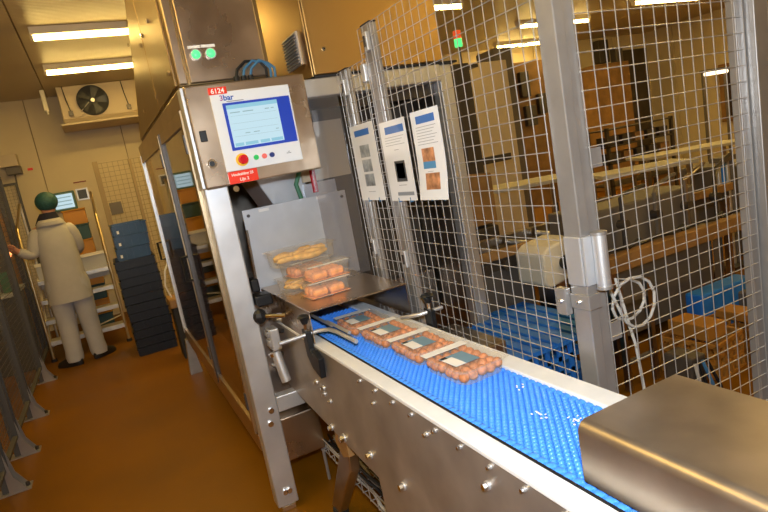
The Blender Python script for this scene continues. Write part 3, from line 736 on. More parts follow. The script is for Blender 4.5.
sheet('paper sheet with three grey pictures in a column, leftmost on the fence', 2.385, 2.150, 1.672, 1.345, PX+.010,
      [('blue_header', blue_pr, .18, .80, .07, .15)] + [('picture', grey_pr, .30, .70, .27+.19*k, .43+.19*k) for k in range(3)] + [('print_line', txt_g, .35, .65, .88, .887)])
sheet('paper sheet with one dark device picture, middle one on the fence', 2.075, 1.868, 1.650, 1.342, PX,
      [('blue_header', blue_pr, .20, .92, .07, .16)] + lines(.20, 4) + [('print_line', txt_g, .45, .62, .36, .367), ('device_picture', dark_pr, .36, .76, .50, .76), ('device_screen', teal_pr, .41, .71, .53, .72), ('print_line', txt_g, .4, .7, .80, .807), ('grey_footer', txt_g, .30, .92, .89, .935)])
sheet('paper sheet with two orange photographs and curled lower corner, rightmost on the fence', 1.822, 1.635, 1.655, 1.345, PX,
      [('blue_header', blue_pr, .18, .84, .06, .145)] + lines(.18, 7, .85) + [('photo', orange_pr, .22, .66, .42, .57), ('photo_lower_half', blue_pr2, .22, .66, .57, .65), ('print_line', txt_g, .35, .55, .68, .685), ('photo', orange_pr, .26, .76, .70, .885)], curl=.05)

# ------------------------------------------------------------------ left fence along the aisle
LX = -.86
edges = [2.6, 3.88, 4.45, 5.22, 6.28, 7.3]
names = ['nearest the camera', 'second from the camera', 'third from the camera', 'where the worker puts a hand', 'behind the worker']
for k, (a, c) in enumerate(zip(edges, edges[1:])):
    wire_panel('aisle_fence', 'grey wire mesh panel of the left aisle fence, '+names[k], 'y', LX, a+.03, c-.03, .14, 2.02, False, .047, r=.0020, wm=grey_dk,
               frame=[(a+.03, a+.05, .14, 2.02), (c-.05, c-.03, .14, 2.02), (a+.05, c-.05, 2.0, 2.02), (a+.05, c-.05, .14, .16)], group='left aisle fence panels')
fn = ['lowest in the picture', 'second from the bottom edge', 'third from the bottom edge', 'beside the worker\'s shoes']
for k, y in enumerate(edges[1:5]):
    t = thing('aisle_fence_post', 'grey post of the left aisle fence with triangular foot, '+fn[k], 'fence post', (LX, y, 0), 'left aisle fence posts')
    bx('upright', grey_dk, (LX-.02, LX+.02, y-.022, y+.022, .008, 2.04), t, bevel=.003)
    bx('base_plate', galv, (LX-.10, LX+.13, y-.05, y+.05, 0, .008), t)
    MB().prism([(LX+.02, .008), (LX+.11, .008), (LX+.06, .10), (LX+.035, .26), (LX+.02, .26)], 'y', y-.045, y-.038).build('gusset', galv, t)
    MB().prism([(LX+.02, .008), (LX+.11, .008), (LX+.06, .10), (LX+.035, .26), (LX+.02, .26)], 'y', y+.038, y+.045).build('gusset', galv, t)
    MB().cyl((LX+.11, y, .008), (LX+.11, y, .03), .012, 8).build('anchor_bolt', iron, t)
# cross panel and amber upright at the far left
wire_panel('cross_fence', 'short wire mesh panel with grey top bar at the far left, behind the worker', 'x', 8.35, -1.35, -.80, .2, 2.0, False, .04, wm=grey_dk, frame=[(-1.35, -.80, 1.97, 2.0), (-.83, -.80, .2, 1.97)])
t = thing('amber_upright', 'amber rack upright with a dark edge at the far left edge', 'rack upright', (-1.02, 7.95, 0))
bx('beam', amber, (-1.10, -.99, 7.90, 8.0, 0, 2.30), t, bevel=.005)
bx('dark_edge', iron, (-.985, -.945, 7.88, 7.98, 0, 2.25), t, bevel=.004)
t = thing('junction_box', 'beige wall box with dark lower half high on the far wall', 'wall box', (-.87, 8.9, 2.13))
bx('box', beige, (-.98, -.77, 8.76, 8.978, 2.23, 2.38), t, bevel=.006)
bx('lower_box', grey_pt, (-.93, -.76, 8.80, 8.978, 2.13, 2.23), t, bevel=.006)
MB().tube([(-.85, 8.9, 2.13), (-.86, 8.9, 2.0), (-.88, 8.95, 1.7)], .012, 6).build('conduit', grey_pt, t)
bx('wall_sign', red_l, (-.70, -.64, 8.965, 8.978, 2.16, 2.19), None, label='tiny red sign on the far wall beside the wall box', cat='sign')
t = thing('aisle_machine', 'dark machine body with a glowing orange indicator left of the worker', 'machine', (-1.15, 7.2, 0))
bx('body', dk_brown, (-1.45, -.96, 6.9, 7.6, 0, .80), t, bevel=.01)
bx('worktop', white_pl, (-1.5, -.94, 6.85, 7.65, .80, .84), t, bevel=.006)
bx('panel', grey_pt, (-1.10, -.97, 7.10, 7.35, .84, 1.45), t, bevel=.01)
bx('dial_hood', black, (-.97, -.90, 7.12, 7.22, 1.24, 1.28), t, bevel=.006)
MB().ell((-.945, 7.17, 1.21), .03, 12, 8).build('indicator_lamp', org_led, t, smooth=True)
bx('green_case', teal_pt, (-1.06, -.96, 6.98, 7.09, .84, 1.05), t, bevel=.008)

# ------------------------------------------------------------------ far wall things
t = thing('wall_monitor', 'small lit screen with teal bezel on the far wall beside the hairnet', 'monitor', (-.38, 8.9, 1.57))
bx('bezel', mat('teal_bezel', (.10, .19, .15), .5), (-.53, -.24, 8.88, 8.978, 1.56, 1.81), t, bevel=.008)
bx('screen', scr_m, (-.50, -.27, 8.874, 8.88, 1.59, 1.78), t)
for z in (1.63, 1.68, 1.73): bx('text_line', scr_txt, (-.48, -.29, 8.870, 8.874, z, z+.014), t)
t = thing('wall_notice', 'small dark notice on the far wall right of the lit screen', 'notice', (-.14, 8.97, 1.66))
bx('board', paper, (-.22, -.07, 8.965, 8.978, 1.66, 1.82), t)
bx('photo', dark_pr, (-.20, -.09, 8.960, 8.965, 1.68, 1.80), t)
bx('notice_strip', mat('maroon', (.20, .02, .02), .5), (-.22, -.06, 8.968, 8.978, 1.90, 1.915), None, label='thin maroon strip on the far wall above the notice', cat='sign')
wire_panel('far_gate', 'tall far mesh screen standing behind the blue crates', 'x', 8.05, .10, .85, .15, 2.05, False, .06, r=.0035, wm=mat('tan_mesh', (0.30, 0.22, 0.11), .5), cat='gate',
           frame=[(.06, .12, .05, 2.08), (.47, .51, .15, 2.05), (.83, .87, .05, 2.08), (.12, .83, .1, .15)])
t = bx('screen_notice', grey_pt, (.13, .27, 8.036, 8.046, 1.40, 1.55), None, label='small grey notice hung on the far mesh screen', cat='notice')
# stacked amber and teal crates behind the worker
crm = [amber, mat('dark_teal_crate', (.03, .08, .09), .5)]
for k in range(8):
    t_ = MB().box(-.41+.005*(k % 2), -.16+.005*(k % 2), 8.12, 8.50, .0+.195*k, .175+.195*k).box(-.42, -.15, 8.105, 8.515, .175+.195*k, .193+.195*k)
    t_.build('far_crate', crm[(k+1) % 2], None, ('dark teal' if (k+1) % 2 else 'amber')+' crate in the far stack behind the worker, '+['lowest', 'second up', 'third up', 'fourth up', 'fifth up', 'sixth up', 'seventh up', 'topmost'][k], 'crate', 'amber and teal crates behind the worker', bevel=.006)

# ------------------------------------------------------------------ step platform
t = thing('step_platform', 'aluminium step platform with bright handrails behind the worker', 'steps', (-.4, 7.4, 0))
for k in range(4):
    z = .215+.205*k; y = 7.02+.16*k
    s_ = bx('tread', alu, (-.80, -.05, y, y+.20, z-.018, z), t, bevel=.003)
    bx('nosing', alu, (-.80, -.05, y-.006, y+.012, z-.045, z+.003), s_, bevel=.002)
bx('platform', alu, (-.80, -.05, 7.66, 8.0, .83, .86), t, bevel=.004)
bx('kick_plate', mat('grey_toe_board', (.42, .42, .45), .5), (-.79, -.06, 7.63, 7.645, .72, .99), t)
bx('kick_cap', cream, (-.80, -.05, 7.62, 7.66, .985, 1.02), t)
for x in (-.80, -.04):
    MB().prism([(7.0, .02), (7.06, .02), (7.70, .86), (7.64, .86)], 'x', x-.012, x+.012).build('stringer', alu, t)
    MB().tube([(x, 7.02, .02), (x, 7.04, .95), (x, 7.08, 1.42), (x, 7.14, 1.47), (x, 7.30, 1.5), (x, 7.95, 1.72)], .017, 10).build('handrail', brass, t, smooth=True)
    MB().cyl((x, 7.95, 0), (x, 7.95, 1.72), .015, 10).build('rear_upright', alu, t, smooth=True)
    MB().cyl((x, 7.02, 0), (x, 7.02, .03), .03, 10).build('foot', rubber, t)
MB().tube([(-.80, 7.1, .15), (-.05, 7.1, .30)], .008, 6).build('brace', alu, t)

# ------------------------------------------------------------------ crate stack
def crate_mesh(w_, l, h, m, name='crate'):
    mb = MB(); t_ = .006
    mb.box(-w_/2+.012, w_/2-.012, -l/2+.012, l/2-.012, 0, .006)
    for s_ in (-1, 1):
        mb.box(*sorted((s_*(w_/2-.006), s_*(w_/2-.014))), -l/2+.008, l/2-.008, .004, h-.004)
        mb.box(-w_/2+.008, w_/2-.008, *sorted((s_*(l/2-.006), s_*(l/2-.014))), .004, h-.004)
        # ribs and rim
        for k in range(5):
            x = -w_/2+.03+(w_-.06)*k/4; mb.box(x-.005, x+.005, *sorted((s_*(l/2), s_*(l/2-.006))), .006, h-.012)
        for k in range(7):
            y = -l/2+.03+(l-.06)*k/6; mb.box(*sorted((s_*(w_/2), s_*(w_/2-.006))), y-.005, y+.005, .006, h-.012)
        mb.box(*sorted((s_*(w_/2+.006), s_*(w_/2-.008))), -l/2-.006, l/2+.006, h-.016, h-.002)
        mb.box(-w_/2-.006, w_/2+.006, *sorted((s_*(l/2+.006), s_*(l/2-.008))), h-.016, h-.002)
    return mb
hh = .0885
c0 = None
ords = ['lowest', 'second', 'third', 'fourth', 'fifth', 'sixth', 'seventh', 'eighth', 'ninth', 'tenth', 'eleventh']
for k in range(11):
    lb = 'flat navy crate in the stack by the machine, '+('lowest of all' if k == 0 else ords[k]+' from the floor')
    if c0 is None:
        t_ = thing('navy_crate', lb, 'crate', (0, 0, 0), 'navy crates in the stack'); crate_mesh(.372, .56, hh, crate_nv).build('basket', crate_nv, t_)
        c0 = t_; t_.location = (.20, 6.42, 0)
    else: dup(c0, (.20+random.uniform(-.006, .006), 6.42+random.uniform(-.006, .006), hh*k), lb, R(random.uniform(-1.2, 1.2)))
hb = .118
c1 = None
for k in range(3):
    lb = 'mid blue crate on top of the navy stack, '+['lowest of the three', 'middle of the three', 'topmost of the three'][k]
    if c1 is None:
        t_ = thing('blue_crate', lb, 'crate', (0, 0, 0), 'blue crates on the stack'); crate_mesh(.31, .50, hb, crate_bl).build('basket', crate_bl, t_)
        bx('white_sticker', lab_w, (-.125, -.105, -.254, -.251, .03, .06), t_)
        c1 = t_; t_.location = (.205, 6.40, hh*11)
    else: dup(c1, (.21+.004*k, 6.40, hh*11+hb*k), lb, R(.8*k))
t = thing('side_unit', 'brown box between the crates and the tinted doors, black block below for crate shadow', 'stand', (.40, 5.7, 0))
bx('body', rubber, (.385, .50, 5.58, 5.84, 0, .50), t, bevel=.006)  # black block put in for the crates' shadow below the box
bx('top', wood, (.37, .52, 5.55, 5.87, .50, .58), t, bevel=.006)
MB().tube([(.40, 5.6, .60), (.37, 5.57, .72), (.40, 5.56, .86), (.44, 5.6, .92)], .008, 8).build('white_cable', lab_w, t, smooth=True)

# ------------------------------------------------------------------ worker
PXc, PYc = -.455, 6.62
wk = thing('person', 'worker in white coat and teal hairnet, back turned, hand on the mesh fence', 'person', (PXc, PYc, 0))
def skin_body(name, verts, edges, radii, m, par, root=0, sub=2):
    me = bpy.data.meshes.new(name); me.from_pydata([Vector(v) - ORG[par] for v in verts], edges, [])
    o = bpy.data.objects.new(name, me); COL.objects.link(o); o.parent = par; ORG[o] = ORG[par]
    sk = o.modifiers.new('skin', 'SKIN'); sk.use_smooth_shade = True
    if not me.skin_vertices: me.skin_vertices.new() if hasattr(me.skin_vertices, 'new') else None
    lay = me.skin_vertices[0].data
    for i, r in enumerate(radii):
        lay[i].radius = r if isinstance(r, tuple) else (r, r); lay[i].use_root = (i == root)
    sb = o.modifiers.new('sub', 'SUBSURF'); sb.levels = sub; sb.render_levels = sub
    me.materials.append(m)
    return o
V, Ed, Rd = [], [], []
def jn(p, r, prev=None):
    V.append((PXc+p[0], PYc+p[1], p[2])); Rd.append(r)
    if prev is not None: Ed.append((prev, len(V)-1))
    return len(V)-1
pel = jn((0, 0, .95), (.13, .11)); wst = jn((0, 0, 1.12), (.12, .10), pel); chs = jn((0, 0, 1.33), (.15, .11), wst)
nk0 = jn((.0, .01, 1.46), (.075, .07), chs); nk = jn((.005, .03, 1.53), .052, nk0); hd0 = jn((.01, .04, 1.58), (.062, .072), nk)
hd1 = jn((.015, .045, 1.65), (.075, .092), hd0); hd2 = jn((.015, .045, 1.715), (.066, .08), hd1)
nose = jn((.02, .14, 1.645), .016, hd1)
for sx in (-1, 1):
    jn((.015+sx*.082, .04, 1.645), .013, hd1)
# left arm reaches to the fence
sl = jn((-.14, 0, 1.40), .055, chs); el = jn((-.205, -.03, 1.17), .046, sl); wl = jn((-.335, -.10, 1.255), .030, el); pl = jn((-.350, -.125, 1.275), (.036, .020), wl)
for i, (dx, dz, L) in enumerate(((-.012, .035, .05), (-.018, .018, .06), (-.020, .0, .058), (-.018, -.018, .045))):
    k1 = jn((-.352+dx*.4, -.135+.006*i, 1.285+dz), .0095, pl); k2 = jn((-.352+dx-.012, -.155+.010*i, 1.292+dz), .0085, k1); jn((-.352+dx-.018, -.178+.012*i, 1.288+dz), .0075, k2)
k1 = jn((-.338, -.150, 1.305), .0105, pl); jn((-.345, -.178, 1.322), .009, k1)
# right arm bent in front of the body
sr = jn((.14, 0, 1.40), .055, chs); er = jn((.175, .06, 1.16), .046, sr); wr = jn((.15, .27, 1.13), .030, er); pr_ = jn((.12, .31, 1.135), (.036, .022), wr)
for i in range(4):
    k1 = jn((.085, .335+.012*i, 1.15-.016*i), .0095, pr_); jn((.06, .335+.012*i, 1.14-.016*i), .008, k1)
k1 = jn((.12, .325, 1.165), .010, pr_); jn((.10, .345, 1.18), .009, k1)
# legs
for sx, fy in ((-1, -.02), (1, .05)):
    hp = jn((sx*.09, 0, .88), (.085, .09), pel); kn = jn((sx*.095, fy*.5, .48), .062, hp); an = jn((sx*.105, fy, .09), .042, kn); jn((sx*.115, fy+.10, .045), .035, an)
skin_body('body', V, Ed, Rd, skin_m, wk)
c = MB()
c.loft([(PXc-.005, PYc, .66, .205, .165), (PXc-.005, PYc, .70, .203, .162), (PXc, PYc, .9, .190, .155), (PXc, PYc, 1.08, .178, .145), (PXc, PYc, 1.25, .178, .142), (PXc, PYc+.005, 1.36, .172, .130),
        (PXc, PYc+.01, 1.43, .145, .112), (PXc, PYc+.015, 1.48, .100, .092), (PXc+.002, PYc+.02, 1.51, .078, .076)], 24, caps=False, power=2.2)
for chain, rad in (([(-.10, 0, 1.40), (-.15, -.005, 1.365), (-.19, -.025, 1.27), (-.215, -.04, 1.17), (-.255, -.065, 1.19), (-.330, -.108, 1.258)], (.075, .075, .066, .062, .056, .043)),
                   ([(.10, 0, 1.40), (.15, .005, 1.365), (.178, .03, 1.27), (.182, .06, 1.16), (.165, .16, 1.14), (.145, .26, 1.13)], (.075, .075, .066, .062, .056, .043))):
    c.tube([(PXc+p[0], PYc+p[1], p[2]) for p in chain], list(rad), 14)
ct = c.build('coat', coat_m, wk, smooth=True)
m_ = ct.modifiers.new('sub', 'SUBSURF'); m_.levels = 1; m_.render_levels = 1
MB().loft([(PXc, PYc-.02, 1.44, .13, .115), (PXc, PYc-.035, 1.475, .115, .10), (PXc, PYc-.02, 1.50, .095, .085)], 20).build('hood_fold', coat_m, wk, smooth=True)
MB().loft([(PXc-.01, PYc+.02, 1.46, .125, .10), (PXc-.01, PYc+.025, 1.52, .095, .088), (PXc, PYc+.03, 1.565, .073, .078)], 20).build('collar', collar_m, wk, smooth=True)
for sx, fy in ((-1, -.02), (1, .05)):
    x = PXc + sx*.095
    MB().loft([(x+sx*.018, PYc+fy, .045, .078, .082), (x+sx*.016, PYc+fy, .10, .085, .09), (x+sx*.012, PYc+fy*.9, .17, .080, .085), (x+sx*.008, PYc+fy*.8, .30, .086, .09), (x+sx*.003, PYc+fy*.5, .48, .092, .097), (x, PYc+fy*.2, .66, .104, .115), (x-sx*.005, PYc, .82, .115, .13), (x-sx*.02, PYc, .98, .10, .13)], 16).build('trouser_leg', trou_m, wk, smooth=True)
    a = R(-50 if sx > 0 else 62)*1.0
    sh = MB().loft([(0, .06, .0, .048, .135), (0, .06, .025, .050, .138), (0, .05, .055, .046, .125), (0, .02, .085, .042, .08)], 18)
    ca, sa = math.cos(a), math.sin(a)
    sh.v = [Vector((x+sx*.02+v.x*ca-v.y*sa, PYc+fy-.02+v.x*sa+v.y*ca, v.z)) for v in sh.v]
    sh.build('shoe', shoe_m, wk, smooth=True)
MB().ell((PXc+.015, PYc+.035, 1.672), (.103, .118, .100), 18, 12).build('hairnet', net_m, wk, smooth=True)

# ------------------------------------------------------------------ behind the right hand fence
bx('tall_cabinet', beige, (4.25, 4.88, 5.9, 6.5, 0, 2.40), None, label='tall beige cabinet behind the fence, right of the dark upright', cat='cabinet', bevel=.01)
t = thing('dark_upright', 'slim dark upright behind the fence, left of the beige cabinet', 'upright', (3.0, 4.25, 0))
bx('column', dk_brown, (2.92, 3.07, 4.2, 4.35, 0, 2.16), t, bevel=.006); bx('bracket', iron, (2.95, 3.4, 4.22, 4.30, 1.28, 1.34), t)
bx('grey_duct', grey_pt, (4.95, 5.25, 6.2, 6.6, 0, 2.6), None, label='grey duct standing right of the tall beige cabinet', cat='duct', bevel=.02)
t = thing('stack_light', 'red and green stack light behind the fence near the top', 'stack light', (3.21, 4.5, 2.1))
MB().cyl((3.21, 4.5, 2.16), (3.21, 4.5, 2.35), .012, 8).build('stem', iron, t)
MB().cyl((3.21, 4.5, 2.35), (3.21, 4.5, 2.42), .035, 14).build('green_segment', grn_led, t, smooth=True)
MB().cyl((3.21, 4.5, 2.42), (3.21, 4.5, 2.49), .035, 14).build('red_segment', red_led, t, smooth=True)
bx('foot_beam', iron, (3.04, 3.24, 4.3, 4.52, 2.13, 2.16), t)
t = thing('switch_board', 'amber board with dark switch boxes behind the fence by the corner post', 'switch board', (6.1, 7.05, 0))
bx('board', wood, (5.75, 6.53, 7.0, 7.08, .3, 2.5), t, bevel=.006)
for (x0, x1, z0, z1) in ((5.95, 6.12, 1.98, 2.35), (5.98, 6.18, 1.55, 1.85), (6.25, 6.42, 1.7, 2.0)): bx('switch_box', iron, (x0, x1, 6.93, 7.0, z0, z1), t, bevel=.008)
bx('leg', iron, (5.85, 5.92, 7.0, 7.08, 0, .3), t); bx('leg', iron, (6.36, 6.43, 7.0, 7.08, 0, .3), t)
def table(name, label, x0, x1, y0, y1, h, m, shelf=True, rz=-24):
    t_ = thing(name, label, 'table', ((x0+x1)/2, (y0+y1)/2, 0))
    bx('table_top', m, (x0, x1, y0, y1, h-.035, h), t_, bevel=.004)
    for x in (x0+.04, x1-.08):
        for y in (y0+.04, y1-.08): bx('leg', steel_dark, (x, x+.04, y, y+.04, 0, h-.035), t_)
    if shelf: bx('shelf', steel_dark, (x0+.04, x1-.04, y0+.04, y1-.04, .32, .35), t_)
    t_.rotation_euler = (0, 0, R(rz))
    return t_
table('work_table', 'work table with pale yellow top behind the fence, left of the corner post', 3.3, 4.3, 4.4, 5.0, 1.0, pale_top, False)
table('work_table', 'low white-topped work table seen through the gate, left one', 4.15, 5.05, 3.65, 4.1, .98, pale_top, False)
table('work_table', 'white-topped work table seen through the gate, right one', 5.9, 7.2, 4.55, 5.05, .93, pale_top, False)
for k, (x, w_) in enumerate(((3.45, .2), (3.69, .2), (3.93, .2))):
    bx('carton', card, (x, x+w_, 4.50, 4.80, 0, .32+.04*k), None, label='tan carton on the floor under the pale yellow table, '+['left', 'middle', 'right'][k]+' one', cat='carton', group='cartons under the table', bevel=.006)
t = thing('dark_shelving', 'dark shelving with small bins behind the white tables', 'shelving', (7.2, 6.2, 0))
for z in (.5, .82, 1.06, 1.3): bx('shelf', dk_brown, (6.55, 7.95, 6.0, 6.4, z-.02, z), t)
for x in (6.55, 7.9):
    for y in (6.0, 6.36): bx('upright', iron, (x, x+.05, y, y+.04, 0, 1.32), t)
k = 0
for z in (.82, 1.06):
    for j in range(5):
        bx('bin', [dk_brown, wood, iron][k % 3], (6.65+.26*j, 6.84+.26*j, 6.05, 6.3, z, z+.13), None, label='small bin on the dark shelving, '+('lower' if z < 1 else 'upper')+' row, '+['first', 'second', 'third', 'fourth', 'fifth'][j]+' from the left', cat='bin', group='bins on the dark shelving', bevel=.006); k += 1
bx('wood_cabinet', wood, (9.1, 10.05, 8.45, 8.97, 0, 2.48), None, label='wooden cabinet against the far wall, seen through the gate', cat='cabinet', bevel=.01)
t = bx('door_1', dk_brown, (10.5, 11.2, 8.94, 8.979, 0, 2.75), kind='structure'); MB().box(10.55, 10.6, 8.92, 8.94, 1.0, 1.1).build('door_handle', chrome, t)
for k, (x, z, w_, h, m) in enumerate(((9.68, 2.54, .28, .45, iron), (10.15, 2.5, .2, .3, grey_pt), (8.9, 2.55, .22, .3, grey_pt), (8.2, 2.2, .5, .4, iron))):
    bx('wall_unit', m, (x, x+w_, 8.82, 8.978, z, z+h), None, label='small wall unit high on the far wall, '+['above the wooden cabinet', 'beside the dark door', 'left of the wooden cabinet top', 'large dark one at left'][k], cat='wall unit', bevel=.01)
t = thing('window_1', None, None, (XR-.02, 5.5, 1.0)); t['kind'] = 'structure'
del t['kind']; tag(t, kind='structure')
bx('window_frame', wood, (XR-.08, XR-.021, 4.4, 7.4, .95, 2.05), t, bevel=.01)
bx('pane', mat('dark_window_pane', (.05, .035, .03), .1), (XR-.09, XR-.08, 4.5, 7.3, 1.05, 1.95), t)
t = thing('low_lamp', 'short lit lamp strip seen through the gate near the right post', 'lamp', (8.1, 5.45, 0))
MB().cyl((7.90, 5.4, 1.81), (8.38, 5.4, 1.81), .025, 12).build('tube', mat('low_tube', (1, .9, .7), .4, emit=(1, .8, .5), estr=3.0), t, smooth=True)
bx('hood', grey_pt, (7.85, 8.43, 5.35, 5.45, 1.84, 1.87), t)
for x in (7.88, 8.37): bx('upright', grey_pt, (x, x+.03, 5.42, 5.45, 0, 1.84), t)

# second line: machine with motor behind the fence
t = ln = thing('second_line', 'brown-grey machine line with rails behind the fence and gate', 'machine', (2.9, 2.9, 0))
bx('rail', wood, (1.95, 4.6, 2.98, 3.02, .74, .80), t, bevel=.004)
bx('rail', steel_dark, (1.95, 4.6, 3.38, 3.42, .74, .80), t, bevel=.004)
bx('bed', dk_brown, (1.95, 4.6, 3.02, 3.38, .66, .74), t)
bx('side_body', grey_pt, (2.62, 3.62, 2.62, 2.97, .63, .95), t, bevel=.01)
bx('front_beam', wood, (2.45, 4.3, 2.42, 2.50, .60, .70), t, bevel=.005)
bx('lower_body', grey_pt, (2.70, 3.9, 2.66, 2.98, .06, .62), t, bevel=.01)
bx('left_body', grey_pt, (1.98, 2.5, 3.05, 3.35, .22, .66), t, bevel=.01)
for (x, y) in ((2.0, 3.0), (2.56, 2.45), (4.2, 2.45), (4.5, 3.38), (2.0, 3.38), (4.5, 3.0)): bx('leg', steel_dark, (x, x+.05, y-.01, y+.04, 0, .70 if y > 2.5 else .60), t)
for k in range(9):
    x = 2.0+.28*k; MB().cyl((x, 3.04, .755), (x, 3.36, .755), .02, 10).build('roller', steel_lt, t, smooth=True)
for k in range(3): MB().cyl((2.05+.16*k, 2.975, .70), (2.05+.16*k, 2.93, .70), .03, 12).build('pulley', iron, t, smooth=True)
for x in (3.69, 3.81): MB().cyl((x, 2.58, .06), (x, 2.58, .60), .012, 8).build('rod', chrome, t, smooth=True)
bx('rod_foot', red_b, (3.6, 3.9, 2.52, 2.64, .0, .06), t)
mc = MB().prism([(2.30, .57), (2.34, .54), (2.58, .58), (2.66, .64), (2.66, .74), (2.55, .83), (2.36, .80), (2.30, .76)], 'y', 2.70, 2.96).build('motor_cover', cream, ln, 'cream motor cover', bevel=.015)
MB().cyl((2.47, 2.70, .68), (2.47, 2.66, .68), .045, 18).build('hub', black, mc, smooth=True)
MB().cyl((2.47, 2.66, .68), (2.47, 2.652, .68), .018, 12).build('hub_cap', steel_lt, mc, smooth=True)
bx('motor_mount', steel_dark, (2.42, 2.52, 2.75, 2.92, 0, .56), ln)
# blue lattice crates low behind the fence
def lattice_crate(label, x0, x1, y0, y1, z0, h, m, grp, rz=0.0):
    t_ = thing('lattice_crate', label, 'crate', ((x0+x1)/2, (y0+y1)/2, z0), grp)
    bx('floor_plate', m, (x0, x1, y0, y1, z0, z0+.012), t_)
    mb = MB()
    for (a0, a1, fx, ax) in ((y0, y1, x0, 'y'), (y0, y1, x1-.012, 'y'), (x0, x1, y0, 'x'), (x0, x1, y1-.012, 'x')):
        n_ = max(3, round((a1-a0)/.07))
        def B(p, q, z0_, z1_):
            return (fx, fx+.012, p, q, z0_, z1_) if ax == 'y' else (p, q, fx, fx+.012, z0_, z1_)
        for k_ in range(n_+1):
            a = a0+(a1-a0-.022)*k_/n_
            bx('slat', m, B(a, a+.022, z0+.012, z0+h), t_)
        for zz in (.35, .65, .94):
            mb.box(*B(a0, a1, z0+h*zz, z0+h*zz+.024))
    mb.build('band', m, t_)
    t_.rotation_euler = (0, 0, rz)
    return t_
gb = 'blue lattice crates behind the fence'
lattice_crate('blue lattice crate lowest on the floor, near the corner post', 1.52, 2.08, 2.02, 2.57, 0, .24, crate_sky, gb)
lattice_crate('blue lattice crate standing on another, near the corner post', 1.54, 2.06, 2.04, 2.56, .266, .24, crate_sky, gb)
lattice_crate('blue lattice crate lowest on the floor, farther behind the fence', 1.83, 2.33, 2.64, 2.96, 0, .40, crate_sky, gb)
def slat_lid(label, x0, x1, y0, y1, z):
    t_ = thing('crate_lid', label, 'lid', ((x0+x1)/2, (y0+y1)/2, z), 'blue slatted lids')
    n_ = round((x1-x0)/.075)
    for k in range(n_):
        a_ = x0+(x1-x0)*k/n_; bx('slat', crate_sky, (a_, a_+.050, y0, y1, z+.010, z+.022), t_)
    for k in range(4):
        a_ = y0+(y1-y0-.03)*k/3; bx('cross_slat', crate_sky, (x0, x1, a_, a_+.03, z, z+.010), t_)
slat_lid('blue slatted lid on the crates near the corner post', 1.50, 2.10, 2.00, 2.58, .512)
slat_lid('blue slatted lid on the farther blue crate behind the fence', 1.83, 2.33, 2.64, 2.96, .405)
bx('steel_bin', steel_dark, (1.24, 1.48, 2.05, 2.48, 0, .62), None, label='dull steel bin low behind the fence, left of the blue crates', cat='bin', bevel=.01)
bx('white_sack', lab_w, (1.16, 1.22, 1.85, 2.0, 0, .66), None, label='white plastic strip low behind the fence', cat='strip', bevel=.02)
# dark crates seen through the left part of the fence
for k in range(4):
    bx('dark_bin', [dk_brown, crate_nv, dk_brown, wood][k], (1.84, 2.12, 3.55+.0*k, 3.95, .0+.30*k, .28+.30*k), None, label='dark bin in the stack behind the long fence panel, '+['lowest', 'second up', 'third up', 'brown one on top'][k], cat='bin', group='dark bins', bevel=.01)
for k in range(3):
    bx('brown_bin', [wood, dk_brown, wood][k], (2.3, 2.8, 3.75, 4.15, .42*k, .40+.42*k), None, label='brown bin behind the second machine line, '+['lowest', 'middle', 'topmost'][k], cat='bin', group='brown bins', bevel=.01)
# tan and blue crates seen through the gate
gt = 'tan crates behind the gate'
lattice_crate('tan crate on the floor behind the gate, left one', 2.72, 3.02, 1.95, 2.28, 0, .20, card, gt, R(8))
lattice_crate('tan crate on the floor behind the gate, right one', 3.08, 3.40, 1.95, 2.28, 0, .18, card, gt, R(-6))
bx('tan_carton', card, (2.76, 2.92, 1.99, 2.24, .215, .30), None, label='tan carton standing in the left tan crate', cat='carton', bevel=.006)
bx('tan_carton', card, (3.16, 3.3, 2.02, 2.22, .20, .25), None, label='tan carton standing on the right tan crate', cat='carton', bevel=.006)
bx('blue_box', crate_sky, (3.15, 3.66, 2.29, 2.41, 0.0, .33), None, label='bright blue box behind the tan crates', cat='box', bevel=.012)
bx('grey_box', grey_pt, (3.5, 3.9, 2.1, 2.32, 0, .26), None, label='grey plastic box right of the tan crates', cat='box', bevel=.012)
t = thing('tall_stand', 'grey stand of upright tubes behind the gate, right of the machine', 'stand', (4.9, 3.2, 0))
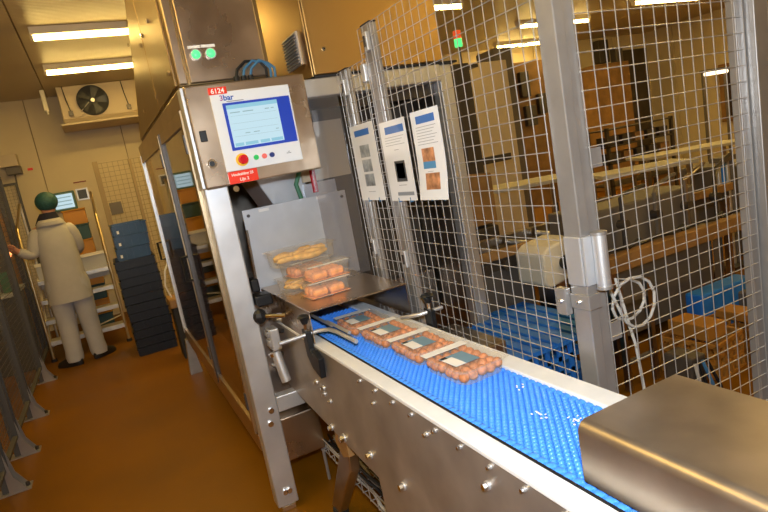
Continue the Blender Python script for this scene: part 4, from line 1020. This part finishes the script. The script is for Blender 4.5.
for k in range(4): MB().cyl((4.75+.06*k, 3.2, .03), (4.75+.06*k, 3.2, .95), .02, 10).build('tube', [steel_lt, crate_sky, steel_lt, grey_pt][k], t, smooth=True)
bx('base', iron, (4.68, 5.0, 3.1, 3.28, 0, .03), t); bx('crown', grey_pt, (4.71, 4.97, 3.15, 3.25, .95, .99), t)
bx('grey_housing', grey_pt, (5.2, 6.1, 3.3, 3.9, 0, .86), None, label='grey machine housing behind the gate at right', cat='machine', bevel=.015)
bx('column_cover', wood, (5.55, 5.75, 3.0, 3.12, 0, 2.2), None, label='tall brown upright beside the right gate post', cat='upright', bevel=.008)

t = ln
for k in range(5):
    x = 2.55+.3*k
    MB().tube([(x, 2.56, .70), (x, 2.56, .98+.03*(k % 2)), (x+.08, 2.60, 1.02), (x+.26, 2.60, 1.02+.02*k)], .014, 8).build('pipe', [steel_dark, iron, grey_pt][k % 3], t, smooth=True)
    MB().cyl((x, 2.53, .84), (x, 2.59, .84), .03, 10).build('valve', [iron, dk_brown][k % 2], t, smooth=True)
for k in range(4):
    MB().tube([(2.5+.4*k, 2.50, .705), (2.62+.4*k, 2.46, .735), (2.78+.4*k, 2.47, .715), (2.9+.4*k, 2.49, .74)], .011, 6).build('loose_cable', black, t, smooth=True)
t = thing('control_stand', 'dark control stand with cables low behind the gate, left of the tan crates', 'stand', (2.2, 1.75, 0))
bx('column', dk_brown, (2.12, 2.22, 1.62, 1.76, 0, .42), t, bevel=.01)
for k in range(4): MB().tube([(2.13+.025*k, 1.61, .40), (2.11+.04*k, 1.57, .28), (2.16+.04*k, 1.58, .12), (2.3+.05*k, 1.6, .012)], .008, 6).build('cable', [grey_cable, black, blue_cable, black][k], t, smooth=True)
for k in range(3): bx('knob_plate', iron, (2.14, 2.20, 1.612, 1.62, .08+.11*k, .15+.11*k), t)
t = thing('grey_rack', 'light grey rack standing before the machine behind the gate', 'rack', (2.55, 2.1, 0))
for x in (2.36, 2.58): bx('upright', steel_dark, (x, x+.03, 2.2, 2.23, 0, .60), t)
for z in (.15, .32, .50): bx('bar', grey_pt, (2.39, 2.58, 2.205, 2.225, z, z+.025), t)
